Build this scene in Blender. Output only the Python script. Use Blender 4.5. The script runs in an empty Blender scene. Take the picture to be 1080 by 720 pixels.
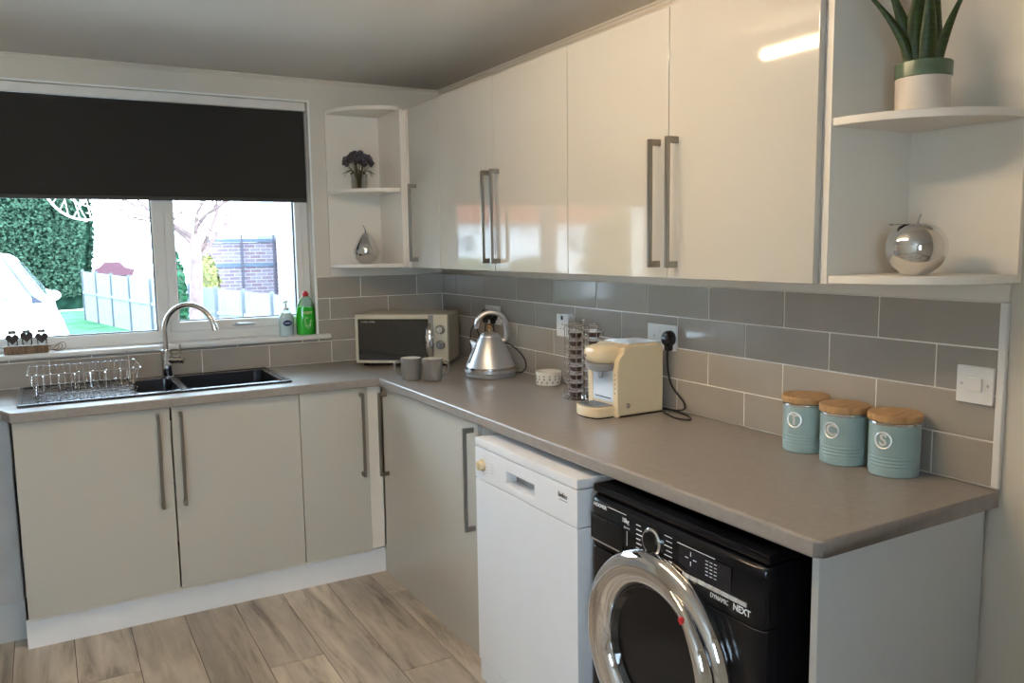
import bpy, bmesh, math, random
from mathutils import Vector, Matrix, noise
random.seed(7)
PI = math.pi
S = bpy.context.scene
COL = S.collection

# ------------------------------------------------------------------ camera, world, lights, exposure
cam_d = bpy.data.cameras.new('camera'); cam = bpy.data.objects.new('camera', cam_d); COL.objects.link(cam)
cam.location = (-1.8514, -3.9653, 1.4776)
cam.rotation_euler = (1.4534, 0.0140, -0.5211)
cam_d.sensor_width = 36.0; cam_d.lens = 858.58 * 36 / 1080.0
cam_d.clip_start = 0.05; cam_d.clip_end = 300
S.camera = cam
S.view_settings.view_transform = 'Standard'; S.view_settings.look = 'None'
S.view_settings.exposure = 0.5; S.view_settings.gamma = 1.0
S.view_settings.use_curve_mapping = False

SKY = 14.0
TUBE = 76.0
W = bpy.data.worlds.new('overcast_sky'); S.world = W; W.use_nodes = True
bg = W.node_tree.nodes['Background']
bg.inputs[0].default_value = (0.64, 0.82, 1.0, 1); bg.inputs[1].default_value = SKY

sun_d = bpy.data.lights.new('sun', 'SUN'); sun_d.energy = 4.0; sun_d.angle = 0.05; sun_d.color = (1, .95, .86)
sun = bpy.data.objects.new('sun', sun_d); COL.objects.link(sun)
sun.rotation_euler = (math.radians(48), 0, math.radians(38))   # from behind the house, over the roof, onto the garden

# ------------------------------------------------------------------ materials
def rgb(c): return (c[0], c[1], c[2], 1)
_M = {}
def P(name, col, rough=.5, metal=0., var=.04, scale=12., bump=0., bscale=60., spec=.5, coat=0., trans=0., emit=None, es=0., stretch=None):
    """procedural principled material with a little colour variation and bump"""
    if name in _M: return _M[name]
    m = bpy.data.materials.new(name); m.use_nodes = True; _M[name] = m
    nt = m.node_tree; n = nt.nodes; L = nt.links; b = n['Principled BSDF']
    b.inputs['Roughness'].default_value = rough; b.inputs['Metallic'].default_value = metal
    b.inputs['Specular IOR Level'].default_value = spec
    b.inputs['Coat Weight'].default_value = coat; b.inputs['Coat Roughness'].default_value = .04
    b.inputs['Transmission Weight'].default_value = trans
    tc = n.new('ShaderNodeTexCoord'); mp = n.new('ShaderNodeMapping'); L.new(tc.outputs['Object'], mp.inputs[0])
    if stretch: mp.inputs['Scale'].default_value = stretch
    nz = n.new('ShaderNodeTexNoise'); nz.inputs['Scale'].default_value = scale; nz.inputs['Detail'].default_value = 3
    L.new(mp.outputs[0], nz.inputs['Vector'])
    rp = n.new('ShaderNodeValToRGB'); e = rp.color_ramp.elements
    e[0].position = .3; e[1].position = .7
    e[0].color = rgb([max(0, c * (1 - var)) for c in col]); e[1].color = rgb([min(1, c * (1 + var)) for c in col])
    L.new(nz.outputs['Fac'], rp.inputs[0]); L.new(rp.outputs[0], b.inputs['Base Color'])
    if bump:
        nb = n.new('ShaderNodeTexNoise'); nb.inputs['Scale'].default_value = bscale; L.new(mp.outputs[0], nb.inputs['Vector'])
        bp = n.new('ShaderNodeBump'); bp.inputs['Strength'].default_value = bump; bp.inputs['Distance'].default_value = .01
        L.new(nb.outputs['Fac'], bp.inputs['Height']); L.new(bp.outputs[0], b.inputs['Normal'])
    if emit:
        b.inputs['Emission Color'].default_value = rgb(emit); b.inputs['Emission Strength'].default_value = es
    return m

def thin_glass(name, tint=(.96, .98, .98), refl=1.0):
    m = bpy.data.materials.new(name); m.use_nodes = True; nt = m.node_tree; n = nt.nodes; L = nt.links
    n.remove(n['Principled BSDF']); out = n['Material Output']
    tr = n.new('ShaderNodeBsdfTransparent'); tr.inputs[0].default_value = rgb(tint)
    gl = n.new('ShaderNodeBsdfGlossy'); gl.inputs['Roughness'].default_value = .02
    fr = n.new('ShaderNodeFresnel'); fr.inputs[0].default_value = 1.35
    mt = n.new('ShaderNodeMath'); mt.operation = 'MULTIPLY'; mt.inputs[1].default_value = refl
    L.new(fr.outputs[0], mt.inputs[0])
    mx = n.new('ShaderNodeMixShader'); L.new(mt.outputs[0], mx.inputs[0]); L.new(tr.outputs[0], mx.inputs[1]); L.new(gl.outputs[0], mx.inputs[2])
    L.new(mx.outputs[0], out.inputs[0])
    return m

wall_paint = P('wall_paint', (.68, .63, .55), .75, var=.02, scale=3, bump=.05, bscale=250)
ceil_paint = P('ceiling_paint', (.66, .63, .58), .8, var=.02, scale=3)
white_trim = P('white_trim', (.80, .78, .74), .4)
upvc = P('white_upvc', (.80, .79, .76), .3, var=.01)
gasket = P('black_gasket', (.03, .03, .035), .5)
gloss = P('gloss_cream_board', (.545, .52, .465), .06, var=.008, scale=2, spec=.5, coat=.3)
carcass = P('white_melamine', (.82, .77, .69), .4, var=.01)
panel_grey = P('end_panel_melamine', (.55, .56, .56), .45, var=.01)
steel = P('brushed_steel', (.27, .245, .21), .34, 1., var=.06, scale=300)
chrome = P('chrome', (.75, .75, .76), .05, 1., var=.01)
satin = P('satin_steel', (.60, .60, .62), .28, 1., var=.02, scale=40)
black_pl = P('black_plastic', (.012, .012, .014), .25)
blk_mat = P('black_rubber', (.015, .015, .016), .5)
white_en = P('white_enamel', (.86, .88, .92), .25, var=.008)
white_pl = P('white_plastic', (.80, .79, .76), .3, var=.01)
cream_pl = P('cream_plastic', (.74, .61, .40), .25, var=.01)
gray_pl = P('grey_plastic', (.25, .25, .26), .4)
grout = P('light_grout', (.88, .85, .79), .8, var=.04)
tile_m = P('taupe_glazed_tile', (.38, .34, .295), .13, var=.05, scale=5, bump=.03, bscale=6, coat=.25)
blind_m = P('charcoal_blind_cloth', (.020, .0185, .017), .85, var=.12, scale=400, bump=.1, bscale=600)
worktop_m = P('taupe_laminate', (.30, .27, .245), .32, var=.07, scale=60, bump=.02, bscale=700)
sink_m = P('black_composite', (.020, .023, .032), .24, var=.2, scale=300, bump=.04, bscale=500, coat=.35)
mug_m = P('grey_stoneware', (.20, .19, .185), .3, var=.03)
mug_in = P('pale_glaze', (.62, .60, .55), .3)
bamboo = P('bamboo', (.46, .27, .12), .45, var=.25, scale=14, stretch=(1, 9, 1))
teal = P('pale_teal_enamel', (.30, .42, .43), .3, var=.015)
washer_m = P('black_enamel', (.004, .005, .008), .14, var=.02, spec=.32)
dark_glass = P('dark_door_glass', (.015, .014, .013), .05, coat=.5)
print_w = P('white_print', (.75, .78, .80), .5)
print_b = P('dark_print', (.06, .06, .07), .5)
print_s = P('silver_print', (.45, .44, .42), .35, .6)
red_b = P('red_badge', (.55, .02, .03), .3)
leaf_m = P('aloe_leaf', (.026, .052, .012), .35, var=.45, scale=30, bump=.15, bscale=90, stretch=(1, 1, 5))
soil_m = P('dark_soil', (.03, .02, .015), .9, var=.4, scale=90)
sage = P('sage_glaze', (.10, .155, .10), .25, var=.06)
pot_w = P('cream_ceramic', (.66, .60, .53), .35, var=.02)
flower_m = P('dark_dried_petals', (.06, .055, .07), .8, var=.4, scale=60)
stem_m = P('dried_stem', (.10, .10, .05), .8)
green_liq = P('green_washing_up_liquid', (.03, .62, .03), .15, var=.05, coat=.6)
clear_pl = thin_glass('clear_plastic', (.86, .93, .93))
glass_m = thin_glass('window_glass')
vase_gl = thin_glass('vase_glass', (.90, .92, .92))
red_pl = P('red_plastic', (.50, .01, .02), .3)
blue_pr = P('navy_print', (.01, .03, .16), .35)
wood_m = P('driftwood', (.20, .13, .075), .7, var=.4, scale=25, bump=.3, stretch=(6, 1, 1))
heart_m = P('dark_heart_slate', (.035, .025, .025), .6)
pod_a = P('pod_foil', (.52, .47, .44), .3, .3, var=.1)
pod_b = P('pod_dark', (.055, .03, .028), .35)

# ------------------------------------------------------------------ mesh builder
class MB:
    def __init__(s): s.bm = bmesh.new()
    def _mi(s, faces, mi):
        for f in faces: f.material_index = mi
    def box(s, a, b, bev=0., mi=0, seg=2, M=None):
        x0, x1 = sorted((a[0], b[0])); y0, y1 = sorted((a[1], b[1])); z0, z1 = sorted((a[2], b[2]))
        v = [s.bm.verts.new(p) for p in ((x0,y0,z0),(x1,y0,z0),(x1,y1,z0),(x0,y1,z0),(x0,y0,z1),(x1,y0,z1),(x1,y1,z1),(x0,y1,z1))]
        f = [s.bm.faces.new([v[i] for i in q]) for q in ((3,2,1,0),(4,5,6,7),(0,1,5,4),(1,2,6,5),(2,3,7,6),(3,0,4,7))]
        s._mi(f, mi)
        if M is not None: bmesh.ops.transform(s.bm, matrix=M, verts=v)
        if bev > 0:
            bev = min(bev, .49 * min(x1-x0, y1-y0, z1-z0))
            ed = list({e for q in f for e in q.edges})
            r = bmesh.ops.bevel(s.bm, geom=ed, offset=bev, segments=seg, profile=.5, affect='EDGES')
            s._mi(r['faces'], mi)
        return s
    def prism(s, pts, d0, d1, axis=2, bev=0., mi=0, bev_caps_only=True):
        """outline pts (2d) swept along axis from d0 to d1"""
        def co(p, d):
            if axis == 2: return (p[0], p[1], d)
            if axis == 1: return (p[0], d, p[1])
            return (d, p[0], p[1])
        A = [s.bm.verts.new(co(p, d0)) for p in pts]; B = [s.bm.verts.new(co(p, d1)) for p in pts]
        n = len(pts); fs = []
        fs.append(s.bm.faces.new(A[::-1])); fs.append(s.bm.faces.new(B))
        for i in range(n): fs.append(s.bm.faces.new((A[i], A[(i+1) % n], B[(i+1) % n], B[i])))
        s._mi(fs, mi)
        bmesh.ops.recalc_face_normals(s.bm, faces=fs)
        if bev:
            ed = [e for e in list(fs[0].edges) + list(fs[1].edges)]
            r = bmesh.ops.bevel(s.bm, geom=ed, offset=bev, segments=3, profile=.5, affect='EDGES'); s._mi(r['faces'], mi)
        return s
    def ring(s, rings, closed=False, cap=True, mi=0):
        """skin a list of vertex-coordinate loops"""
        R = [[s.bm.verts.new(p) for p in r] for r in rings]; fs = []
        n = len(R[0]); m = len(R)
        for j in range(m if closed else m-1):
            a, b = R[j], R[(j+1) % m]
            for i in range(n): fs.append(s.bm.faces.new((a[i], a[(i+1) % n], b[(i+1) % n], b[i])))
        if cap and not closed:
            fs.append(s.bm.faces.new(R[0][::-1])); fs.append(s.bm.faces.new(R[-1]))
        s._mi(fs, mi); bmesh.ops.recalc_face_normals(s.bm, faces=fs)
        return s
    def lathe(s, prof, c=(0,0,0), axis=2, seg=32, mi=0, cap=True, sc=(1,1)):
        rings = []
        for r, h in prof:
            r = max(r, .0004); L = []
            for i in range(seg):
                a = 2*PI*i/seg; x, y = r*math.cos(a)*sc[0], r*math.sin(a)*sc[1]
                p = (x, y, h) if axis == 2 else ((h, x, y) if axis == 0 else (x, h, y))
                L.append((c[0]+p[0], c[1]+p[1], c[2]+p[2]))
            rings.append(L)
        return s.ring(rings, mi=mi, cap=cap)
    def tube(s, pts, r, seg=8, mi=0, closed=False, flat=None):
        pts = [Vector(p) for p in pts]; n = len(pts); rings = []
        up = None
        for i, p in enumerate(pts):
            if closed: t = pts[(i+1) % n] - pts[i-1]
            else: t = pts[min(i+1, n-1)] - pts[max(i-1, 0)]
            if t.length < 1e-9: t = Vector((0,0,1))
            t.normalize()
            if up is None:
                up = Vector((0,0,1)) if abs(t.z) < .9 else Vector((1,0,0))
            u = up - t * up.dot(t)
            if u.length < 1e-6: u = t.orthogonal()
            u.normalize(); up = u; w = t.cross(u)
            rr = r[i] if isinstance(r, (list, tuple)) else r
            fl = flat or (1, 1)
            rings.append([p + (u*math.cos(2*PI*k/seg)*fl[0] + w*math.sin(2*PI*k/seg)*fl[1]) * rr for k in range(seg)])
        return s.ring(rings, closed=closed, mi=mi)
    def ball(s, c, r, sc=(1,1,1), seg=16, mi=0, M=None):
        mat = Matrix.Translation(c) @ (M or Matrix()) @ Matrix.Diagonal((r*sc[0], r*sc[1], r*sc[2], 1))
        rr = bmesh.ops.create_uvsphere(s.bm, u_segments=seg, v_segments=max(6, seg*2//3), radius=1, matrix=mat)
        s._mi({f for v in rr['verts'] for f in v.link_faces}, mi)
        return s
    def build(s, name, mats, parent=None, world=False, smooth=.6, flat=True, **props):
        me = bpy.data.meshes.new(name)
        if world and parent is not None:
            bmesh.ops.translate(s.bm, vec=-Vector(parent.location), verts=s.bm.verts)
        for e in s.bm.edges:
            if len(e.link_faces) == 2: e.smooth = e.calc_face_angle(0) < smooth
        for f in s.bm.faces: f.smooth = any(e.smooth and len(e.link_faces) == 2 for e in f.edges)
        flat = flat and any(f.smooth for f in s.bm.faces)
        s.bm.to_mesh(me); s.bm.free()
        for m in (mats if isinstance(mats, (list, tuple)) else [mats]): me.materials.append(m)
        o = bpy.data.objects.new(name, me); COL.objects.link(o)
        if parent is not None: o.parent = parent
        if flat:
            wn = o.modifiers.new('face_normals', 'WEIGHTED_NORMAL'); wn.keep_sharp = True; wn.weight = 100; wn.mode = 'FACE_AREA'
        for k, v in props.items(): o[k] = v
        return o

def thing(name, label, cat, loc=(0,0,0), rz=0., group=None):
    o = bpy.data.objects.new(name, None); COL.objects.link(o); o.empty_display_size = .05
    o.location = loc; o.rotation_euler = (0, 0, rz); o['label'] = label; o['category'] = cat
    if group: o['group'] = group
    return o
def arc(cx, cy, r, a0, a1, n=12):
    return [(cx + r*math.cos(a0+(a1-a0)*i/n), cy + r*math.sin(a0+(a1-a0)*i/n)) for i in range(n+1)]
def spline(pts, n=8):
    """Catmull-Rom through 3d points"""
    P_ = [Vector(p) for p in pts]; P_ = [2*P_[0]-P_[1]] + P_ + [2*P_[-1]-P_[-2]]; out = []
    for i in range(1, len(P_)-2):
        a, b, c, d = P_[i-1:i+3]
        for k in range(n):
            t = k/n
            out.append(.5*((2*b)+(c-a)*t+(2*a-5*b+4*c-d)*t*t+(3*b-a-3*c+d)*t**3))
    out.append(P_[-2]); return out
def text(name, body, size, mat, parent, loc, rot, depth=.0004, sx=1., align='CENTER', bold=False):
    cu = bpy.data.curves.new(name, 'FONT'); cu.body = body; cu.size = size; cu.extrude = depth; cu.align_x = align; cu.align_y = 'CENTER'
    cu.resolution_u = 3
    if bold: cu.offset = size*.02
    t = bpy.data.objects.new(name, cu); COL.objects.link(t)
    dg = bpy.context.evaluated_depsgraph_get(); dg.update()
    me = bpy.data.meshes.new_from_object(t.evaluated_get(dg)); bpy.data.objects.remove(t)
    me.materials.clear(); me.materials.append(mat)
    o = bpy.data.objects.new(name, me); COL.objects.link(o)
    if parent: o.parent = parent
    o.location = loc; o.rotation_euler = rot; o.scale = (sx, 1, 1)
    return o
ROT_NX = (PI/2, 0, -PI/2)      # text readable by someone looking along +x (face towards -x)

# ------------------------------------------------------------------ room shell
H = 2.28; XL, YN = -3.7, -5.4
WX0, WX1, WZ0, WZ1 = -2.14, -.70, 1.056, 2.172        # kitchen window opening
def struct(mb, name, mats, parent=None, **k):
    o = mb.build(name, mats, parent, **k)
    if parent is None: o['kind'] = 'structure'
    return o
b = MB()
T = .3
def holed_wall(b, X0, X1, Z0, Z1, x0, x1, z0, z1, ya, yb):
    o = [(X0, Z0), (X1, Z0), (X1, Z1), (X0, Z1)]; h = [(x0, z0), (x1, z0), (x1, z1), (x0, z1)]
    V = {(k, y, n): b.bm.verts.new((p[0], y, p[1])) for k, L in (('o', o), ('h', h)) for n, p in enumerate(L) for y in (ya, yb)}
    fs = []
    for n in range(4):
        m = (n+1) % 4
        for y in (ya, yb): fs.append(b.bm.faces.new((V['o', y, n], V['o', y, m], V['h', y, m], V['h', y, n])))
        for k in 'oh': fs.append(b.bm.faces.new((V[k, ya, n], V[k, ya, m], V[k, yb, m], V[k, yb, n])))
    bmesh.ops.recalc_face_normals(b.bm, faces=fs)
holed_wall(b, XL-.2, .2, -.15, H, WX0, WX1, WZ0-.024, WZ1, 0, T)
wall_far = struct(b, 'wall_far', wall_paint)
wall_right = struct(MB().box((0, YN-.2, -.15), (.2, 0, H)), 'wall_right', wall_paint)
wall_left = struct(MB().box((XL-.2, YN, -.15), (XL, 0, H)), 'wall_left', wall_paint)
N0, N1, NZ0, NZ1 = -3.62, -2.34, .95, 2.08                 # second window behind the photographer
b = MB()
b.box((XL-.2, YN-.2, -.15), (N0, YN, H)); b.box((N1, YN-.2, -.15), (0, YN, H))
b.box((N0, YN-.2, -.15), (N1, YN, NZ0)); b.box((N0, YN-.2, NZ1), (N1, YN, H))
wall_near = struct(b, 'wall_near', wall_paint)
ceiling = struct(MB().box((XL-.2, YN-.2, H), (.2, T, H+.15)), 'ceiling', ceil_paint)

# floor: printed oak planks running towards the window
def floor_mat():
    m = bpy.data.materials.new('grey_oak_planks'); m.use_nodes = True; nt = m.node_tree; n = nt.nodes; L = nt.links; bs = n['Principled BSDF']
    tc = n.new('ShaderNodeTexCoord'); at = n.new('ShaderNodeAttribute'); at.attribute_name = 'plank'
    ad = n.new('ShaderNodeVectorMath'); ad.operation = 'ADD'
    sc = n.new('ShaderNodeVectorMath'); sc.operation = 'SCALE'; sc.inputs['Scale'].default_value = 37.
    L.new(at.outputs['Color'], sc.inputs[0]); L.new(tc.outputs['Object'], ad.inputs[0]); L.new(sc.outputs[0], ad.inputs[1])
    mp = n.new('ShaderNodeMapping'); mp.inputs['Scale'].default_value = (14, 1.6, 5); L.new(ad.outputs[0], mp.inputs[0])
    n1 = n.new('ShaderNodeTexNoise'); n1.inputs['Scale'].default_value = 1.1; n1.inputs['Detail'].default_value = 9; n1.inputs['Roughness'].default_value = .62; n1.inputs['Distortion'].default_value = .7
    L.new(mp.outputs[0], n1.inputs['Vector'])
    mp2 = n.new('ShaderNodeMapping'); mp2.inputs['Scale'].default_value = (5, 1.5, 5); L.new(ad.outputs[0], mp2.inputs[0])
    n2 = n.new('ShaderNodeTexNoise'); n2.inputs['Scale'].default_value = 1.; n2.inputs['Detail'].default_value = 4; L.new(mp2.outputs[0], n2.inputs['Vector'])
    r1 = n.new('ShaderNodeValToRGB'); e = r1.color_ramp.elements; e[0].position = .30; e[1].position = .66
    e[0].color = (.19, .155, .12, 1); e[1].color = (.66, .60, .52, 1); k = e.new(.46); k.color = (.50, .44, .37, 1)
    L.new(n1.outputs['Fac'], r1.inputs[0])
    r2 = n.new('ShaderNodeValToRGB'); e = r2.color_ramp.elements; e[0].position = .3; e[1].position = .7
    e[0].color = (.70, .70, .72, 1); e[1].color = (1.3, 1.27, 1.24, 1); L.new(n2.outputs['Fac'], r2.inputs[0])
    mx = n.new('ShaderNodeMix'); mx.data_type = 'RGBA'; mx.blend_type = 'MULTIPLY'; mx.inputs[0].default_value = 1
    L.new(r1.outputs[0], mx.inputs[6]); L.new(r2.outputs[0], mx.inputs[7])
    # each plank its own tone
    sp = n.new('ShaderNodeSeparateColor'); L.new(at.outputs['Color'], sp.inputs[0])
    mr = n.new('ShaderNodeMapRange'); mr.inputs[3].default_value = .82; mr.inputs[4].default_value = 1.12; L.new(sp.outputs[1], mr.inputs[0])
    m2 = n.new('ShaderNodeVectorMath'); m2.operation = 'SCALE'; L.new(mx.outputs[2], m2.inputs[0]); L.new(mr.outputs[0], m2.inputs['Scale'])
    L.new(m2.outputs[0], bs.inputs['Base Color'])
    bs.inputs['Roughness'].default_value = .42
    bp = n.new('ShaderNodeBump'); bp.inputs['Strength'].default_value = .12; bp.inputs['Distance'].default_value = .004
    L.new(n1.outputs['Fac'], bp.inputs['Height']); L.new(bp.outputs[0], bs.inputs['Normal'])
    return m
bm = bmesh.new(); lay = bm.loops.layers.color.new('plank')
known = {0: -.79, 1: -1.42, 2: -.30, 3: -1.155, 4: -.45, 5: -.2, 6: -.93, 7: -.5}
def plank(x0, x1, y0, y1):
    g = .0012; b_ = .0022; c = (random.random(), random.random(), random.random(), 1)
    A = [(x0+g, y0+g), (x1-g, y0+g), (x1-g, y1-g), (x0+g, y1-g)]; B = [(x0+b_+g, y0+b_+g), (x1-b_-g, y0+b_+g), (x1-b_-g, y1-b_-g), (x0+b_+g, y1-b_-g)]
    vb = [bm.verts.new((p[0], p[1], -.004)) for p in A]; va = [bm.verts.new((p[0], p[1], -.0012)) for p in A]; vt = [bm.verts.new((p[0], p[1], 0)) for p in B]
    fs = [bm.faces.new(vt)]
    for i in range(4):
        j = (i+1) % 4; fs.append(bm.faces.new((va[i], va[j], vt[j], vt[i]))); fs.append(bm.faces.new((vb[i], vb[j], va[j], va[i])))
    for f in fs:
        for l in f.loops: l[lay] = c
for k in range(-4, 16):
    x1 = -.462 - .198*k; x0 = x1 - .198
    if x1 <= XL: break
    x0c, x1c = max(x0, XL), min(x1, 0)
    if x1c <= x0c: continue
    j = known.get(k, -random.random()*1.22); y = j
    while y < 0: y += 1.22
    top = 0.
    y -= 1.22
    while top > YN:
        yb = max(y, YN)
        if top - yb > .01: plank(x0c, x1c, yb, top)
        top = yb; y -= 1.22
base = MB().box((XL-.2, YN-.2, -.15), (.2, T, -.0035))
me = bpy.data.meshes.new('planks'); bm.to_mesh(me); bm.free()
base.bm.from_mesh(me)
for f in base.bm.faces: f.material_index = 0 if abs(f.calc_center_median().z) < .0034 or f.calc_center_median().z > -.0034 else 1
floor = struct(base, 'floor', [floor_mat(), P('dark_underlay', (.04, .03, .025), .9)])

# coving, tile edge strip, batten under the wall units, window reveal strip
struct(MB().prism([(0, H), (-.016, H), (-.015, H-.004), (-.007, H-.008), (-.004, H-.015), (0, H-.016)], YN, 0, axis=1), 'trim_1', wall_paint)
struct(MB().prism([(0, H), (-.016, H), (-.015, H-.004), (-.007, H-.008), (-.004, H-.015), (0, H-.016)], XL, -.017, axis=0), 'trim_2', wall_paint)
struct(MB().box((-.014, -2.956, .9135), (0, -2.9385, 1.336), .003), 'trim_3', white_trim)
b = MB().box((-.012, -2.956, 1.3375), (0, -.012, 1.379), .003); b.box((-.012, -.34, 1.3375), (0, -.012, 1.345))
b.box((-.62, -.012, 1.3375), (0, 0, 1.379), .003)
struct(b, 'trim_4', carcass)
b = MB(); b.box((WX0-.004, -.006, WZ1), (WX1+.012, 0, WZ1+.009), .002); b.box((WX1, -.006, WZ0), (WX1+.010, 0, WZ1), .002)
struct(b, 'trim_5', P('bright_white_bead', (.9, .92, .9), .25))

# wall tiles (bevelled, each very slightly out of plane so reflections break at the joints)
def tiles(name, parent, axis, rows, lo, hi_per_row, ends):
    """axis 'x' -> on wall_right (plane x=0), along y; axis 'y' -> on wall_far (plane y=0), along x"""
    b = MB(); th = .008
    for k, (z0, z1) in enumerate(rows):
        off = hi_per_row[k]; s0, s1 = ends[k]
        t = off
        while t > s0: t -= .3075
        while t < s1 - .002:
            a0, a1 = max(t, s0), min(t+.3075, s1)
            if a1 - a0 > .004:
                g = .0019
                j = [random.uniform(-.0005, .0005) for _ in range(2)]
                n0 = len(b.bm.verts)
                if axis == 'x': b.box((-th, a0+g, z0+g), (-.001, a1-g, z1-g), .0022, seg=2)
                else: b.box((a0+g, -th, z0+g), (a1-g, -.001, z1-g), .0022, seg=2)
                b.bm.verts.ensure_lookup_table()
                for v in b.bm.verts[n0:]:
                    s = (v.co.y if axis == 'x' else v.co.x)
                    d = j[0]*((s-a0)/(a1-a0)-.5) + j[1]*((v.co.z-z0)/.106-.5)
                    if axis == 'x' and v.co.x < -.004: v.co.x += d
                    elif axis == 'y' and v.co.y < -.004: v.co.y += d
            t += .3075
    for k, (z0, z1) in enumerate(rows):
        s0, s1 = ends[k]
        if axis == 'x': b.box((-.0058, s0, z0), (0, s1, z1+.0006), mi=1)
        else: b.box((s0, -.0058, z0), (s1, 0, z1+.0006), mi=1)
    return b.build(name, [tile_m, grout], parent)
rows = [(.912+.106*k, .912+.106*(k+1)) for k in range(4)]
tiles('splashback_tiles', wall_right, 'x', rows, 0, [-2.79, -2.9385, -2.79, -2.9385], [(-2.9385, -.008)]*4)
t_left = [(.912, 1.018), (1.018, 1.0315), (1.018, 1.124), (1.124, 1.230), (1.230, 1.336)]
tiles('splashback_tiles', wall_far, 'y', t_left, 0, [-.32, -.158, -.158, -.32, -.158],
      [(-2.9, 0), (-2.9, -.692), (-.69, 0), (-.69, 0), (-.69, 0)])

# kitchen window
win = thing('window_1', '', '', (-1.42, .07, WZ0)); del win['label']; del win['category']; win['kind'] = 'structure'
FY0, FY1 = .07, .135
def frame_ring(b, x0, x1, z0, z1, w, y0, y1, bev=.004):
    wl, wr, wb, wt = w
    b.box((x0, y0, z0), (x0+wl, y1, z1), bev); b.box((x1-wr, y0, z0), (x1, y1, z1), bev)
    b.box((x0+wl-.004, y0, z0), (x1-wr+.004, y1, z0+wb), bev); b.box((x0+wl-.004, y0, z1-wt), (x1-wr+.004, y1, z1), bev)
b = MB()
frame_ring(b, WX0, WX1, WZ0, WZ1, (.055, .038, .054, .05), FY0, FY1)
b.box((-1.412, FY0-.001, WZ0+.05), (-1.352, FY1-.001, WZ1-.04), .004)
b.build('window_frame', upvc, win, world=True)
sash = MB(); frame_ring(sash, -1.362, -.732, WZ0+.046, WZ1-.046, (.042, .036, .046, .046), FY0-.014, FY1-.02, .006)
sash_o = sash.build('opening_sash', upvc, win, world=True)
b = MB()
for (x0, x1, z0) in ((-2.085, -1.412, WZ0+.054), (-1.320, -.768, WZ0+.092)):
    z1 = WZ1-.06; g = .005
    for q in (((x0, z0), (x0+g, z1)), ((x1-g, z0), (x1, z1)), ((x0, z0), (x1, z0+g)), ((x0, z1-g), (x1, z1))):
        b.box((q[0][0], FY0+.012, q[0][1]), (q[1][0], FY0+.03, q[1][1]))
b.build('rubber_gasket', gasket, win, world=True)
b = MB(); b.box((-2.083, FY0+.018, WZ0+.056), (-1.414, FY0+.022, WZ1-.06)); b.build('glass_pane', glass_m, win, world=True)
b = MB(); b.box((-1.318, FY0+.018, WZ0+.094), (-.770, FY0+.022, WZ1-.06)); b.build('glass_pane', glass_m, win, world=True)
b = MB(); b.box((-1.085, FY0-.026, WZ0+.060), (-1.045, FY0-.013, WZ0+.076), .004); b.tube([(-1.065, FY0-.026, WZ0+.068), (-1.05, FY0-.035, WZ0+.068), (-.985, FY0-.032, WZ0+.066)], [.007, .007, .005], 10)
b.build('window_handle', satin, win, world=True)
b = MB()
pr = [(FY0+.02, 1.0325), (-.026, 1.0325), (-.033, 1.035), (-.0355, 1.044), (-.033, 1.053), (-.026, 1.056), (FY0+.02, 1.056)]
b.prism([(p[0], p[1]) for p in pr], -2.24, -.632, axis=0, bev=.002)
# the board stops at the opening: trim what would run into the wall on either side
geom = b.bm.verts[:] + b.bm.edges[:] + b.bm.faces[:]
for v in b.bm.verts:
    if v.co.x > WX1 and v.co.y > 0: v.co.x = WX1 - .0005 - (.0 if v.co.x > -.64 else .0)
    if v.co.x < WX0 and v.co.y > 0: v.co.x = WX0 + .0005
b.bm.free(); b = MB()
b.prism(pr, WX0+.001, WX1-.001, axis=0)
pe = [(-.0082, 1.0325), (-.026, 1.0325), (-.033, 1.035), (-.0355, 1.044), (-.033, 1.053), (-.026, 1.056), (-.0082, 1.056)]
b.prism(pe, WX1-.001, -.634, axis=0, bev=.002); b.prism(pe, -2.24, WX0+.001, axis=0, bev=.002)
b.build('window_sill', upvc, win, world=True)

# window behind the photographer (seen only in reflections)
win2 = thing('window_2', '', '', (-2.5, YN-.1, NZ0)); del win2['label']; del win2['category']; win2['kind'] = 'structure'
b = MB(); frame_ring(b, N0, N1, NZ0, NZ1, (.06, .06, .06, .06), YN-.15, YN-.08)
b.box((-3.01, YN-.15, NZ0+.05), (-2.95, YN-.08, NZ1-.05), .004); b.build('window_frame', upvc, win2, world=True)
MB().box((N0+.058, YN-.12, NZ0+.058), (-3.008, YN-.116, NZ1-.058)).build('glass_pane', glass_m, win2, world=True)
MB().box((-2.952, YN-.12, NZ0+.058), (N1-.058, YN-.116, NZ1-.058)).build('glass_pane', glass_m, win2, world=True)

# ceiling strip light
TX, TY0, TY1 = -1.345, -2.78, -1.54
lamp = thing('ceiling_strip_light', 'long fluorescent strip light fixed to the ceiling', 'ceiling light', (TX, (TY0+TY1)/2, H))
MB().box((TX-.035, TY0, H-.045), (TX+.035, TY1, H-.0005), .006).build('light_housing', white_pl, lamp, world=True)
for y in (TY0+.012, TY1-.012): MB().box((TX-.016, y-.010, H-.082), (TX+.016, y+.010, H-.044), .003).build('end_cap', white_pl, lamp, world=True)
tube_m = P('lit_tube', (1, .9, .7), .5, emit=(1, .755, .49), es=TUBE)
b = MB(); b.tube([(TX, TY0+.022, H-.066), (TX, TY1-.022, H-.066)], .0145, 20); b.build('fluorescent_tube', tube_m, lamp, world=True)

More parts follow.
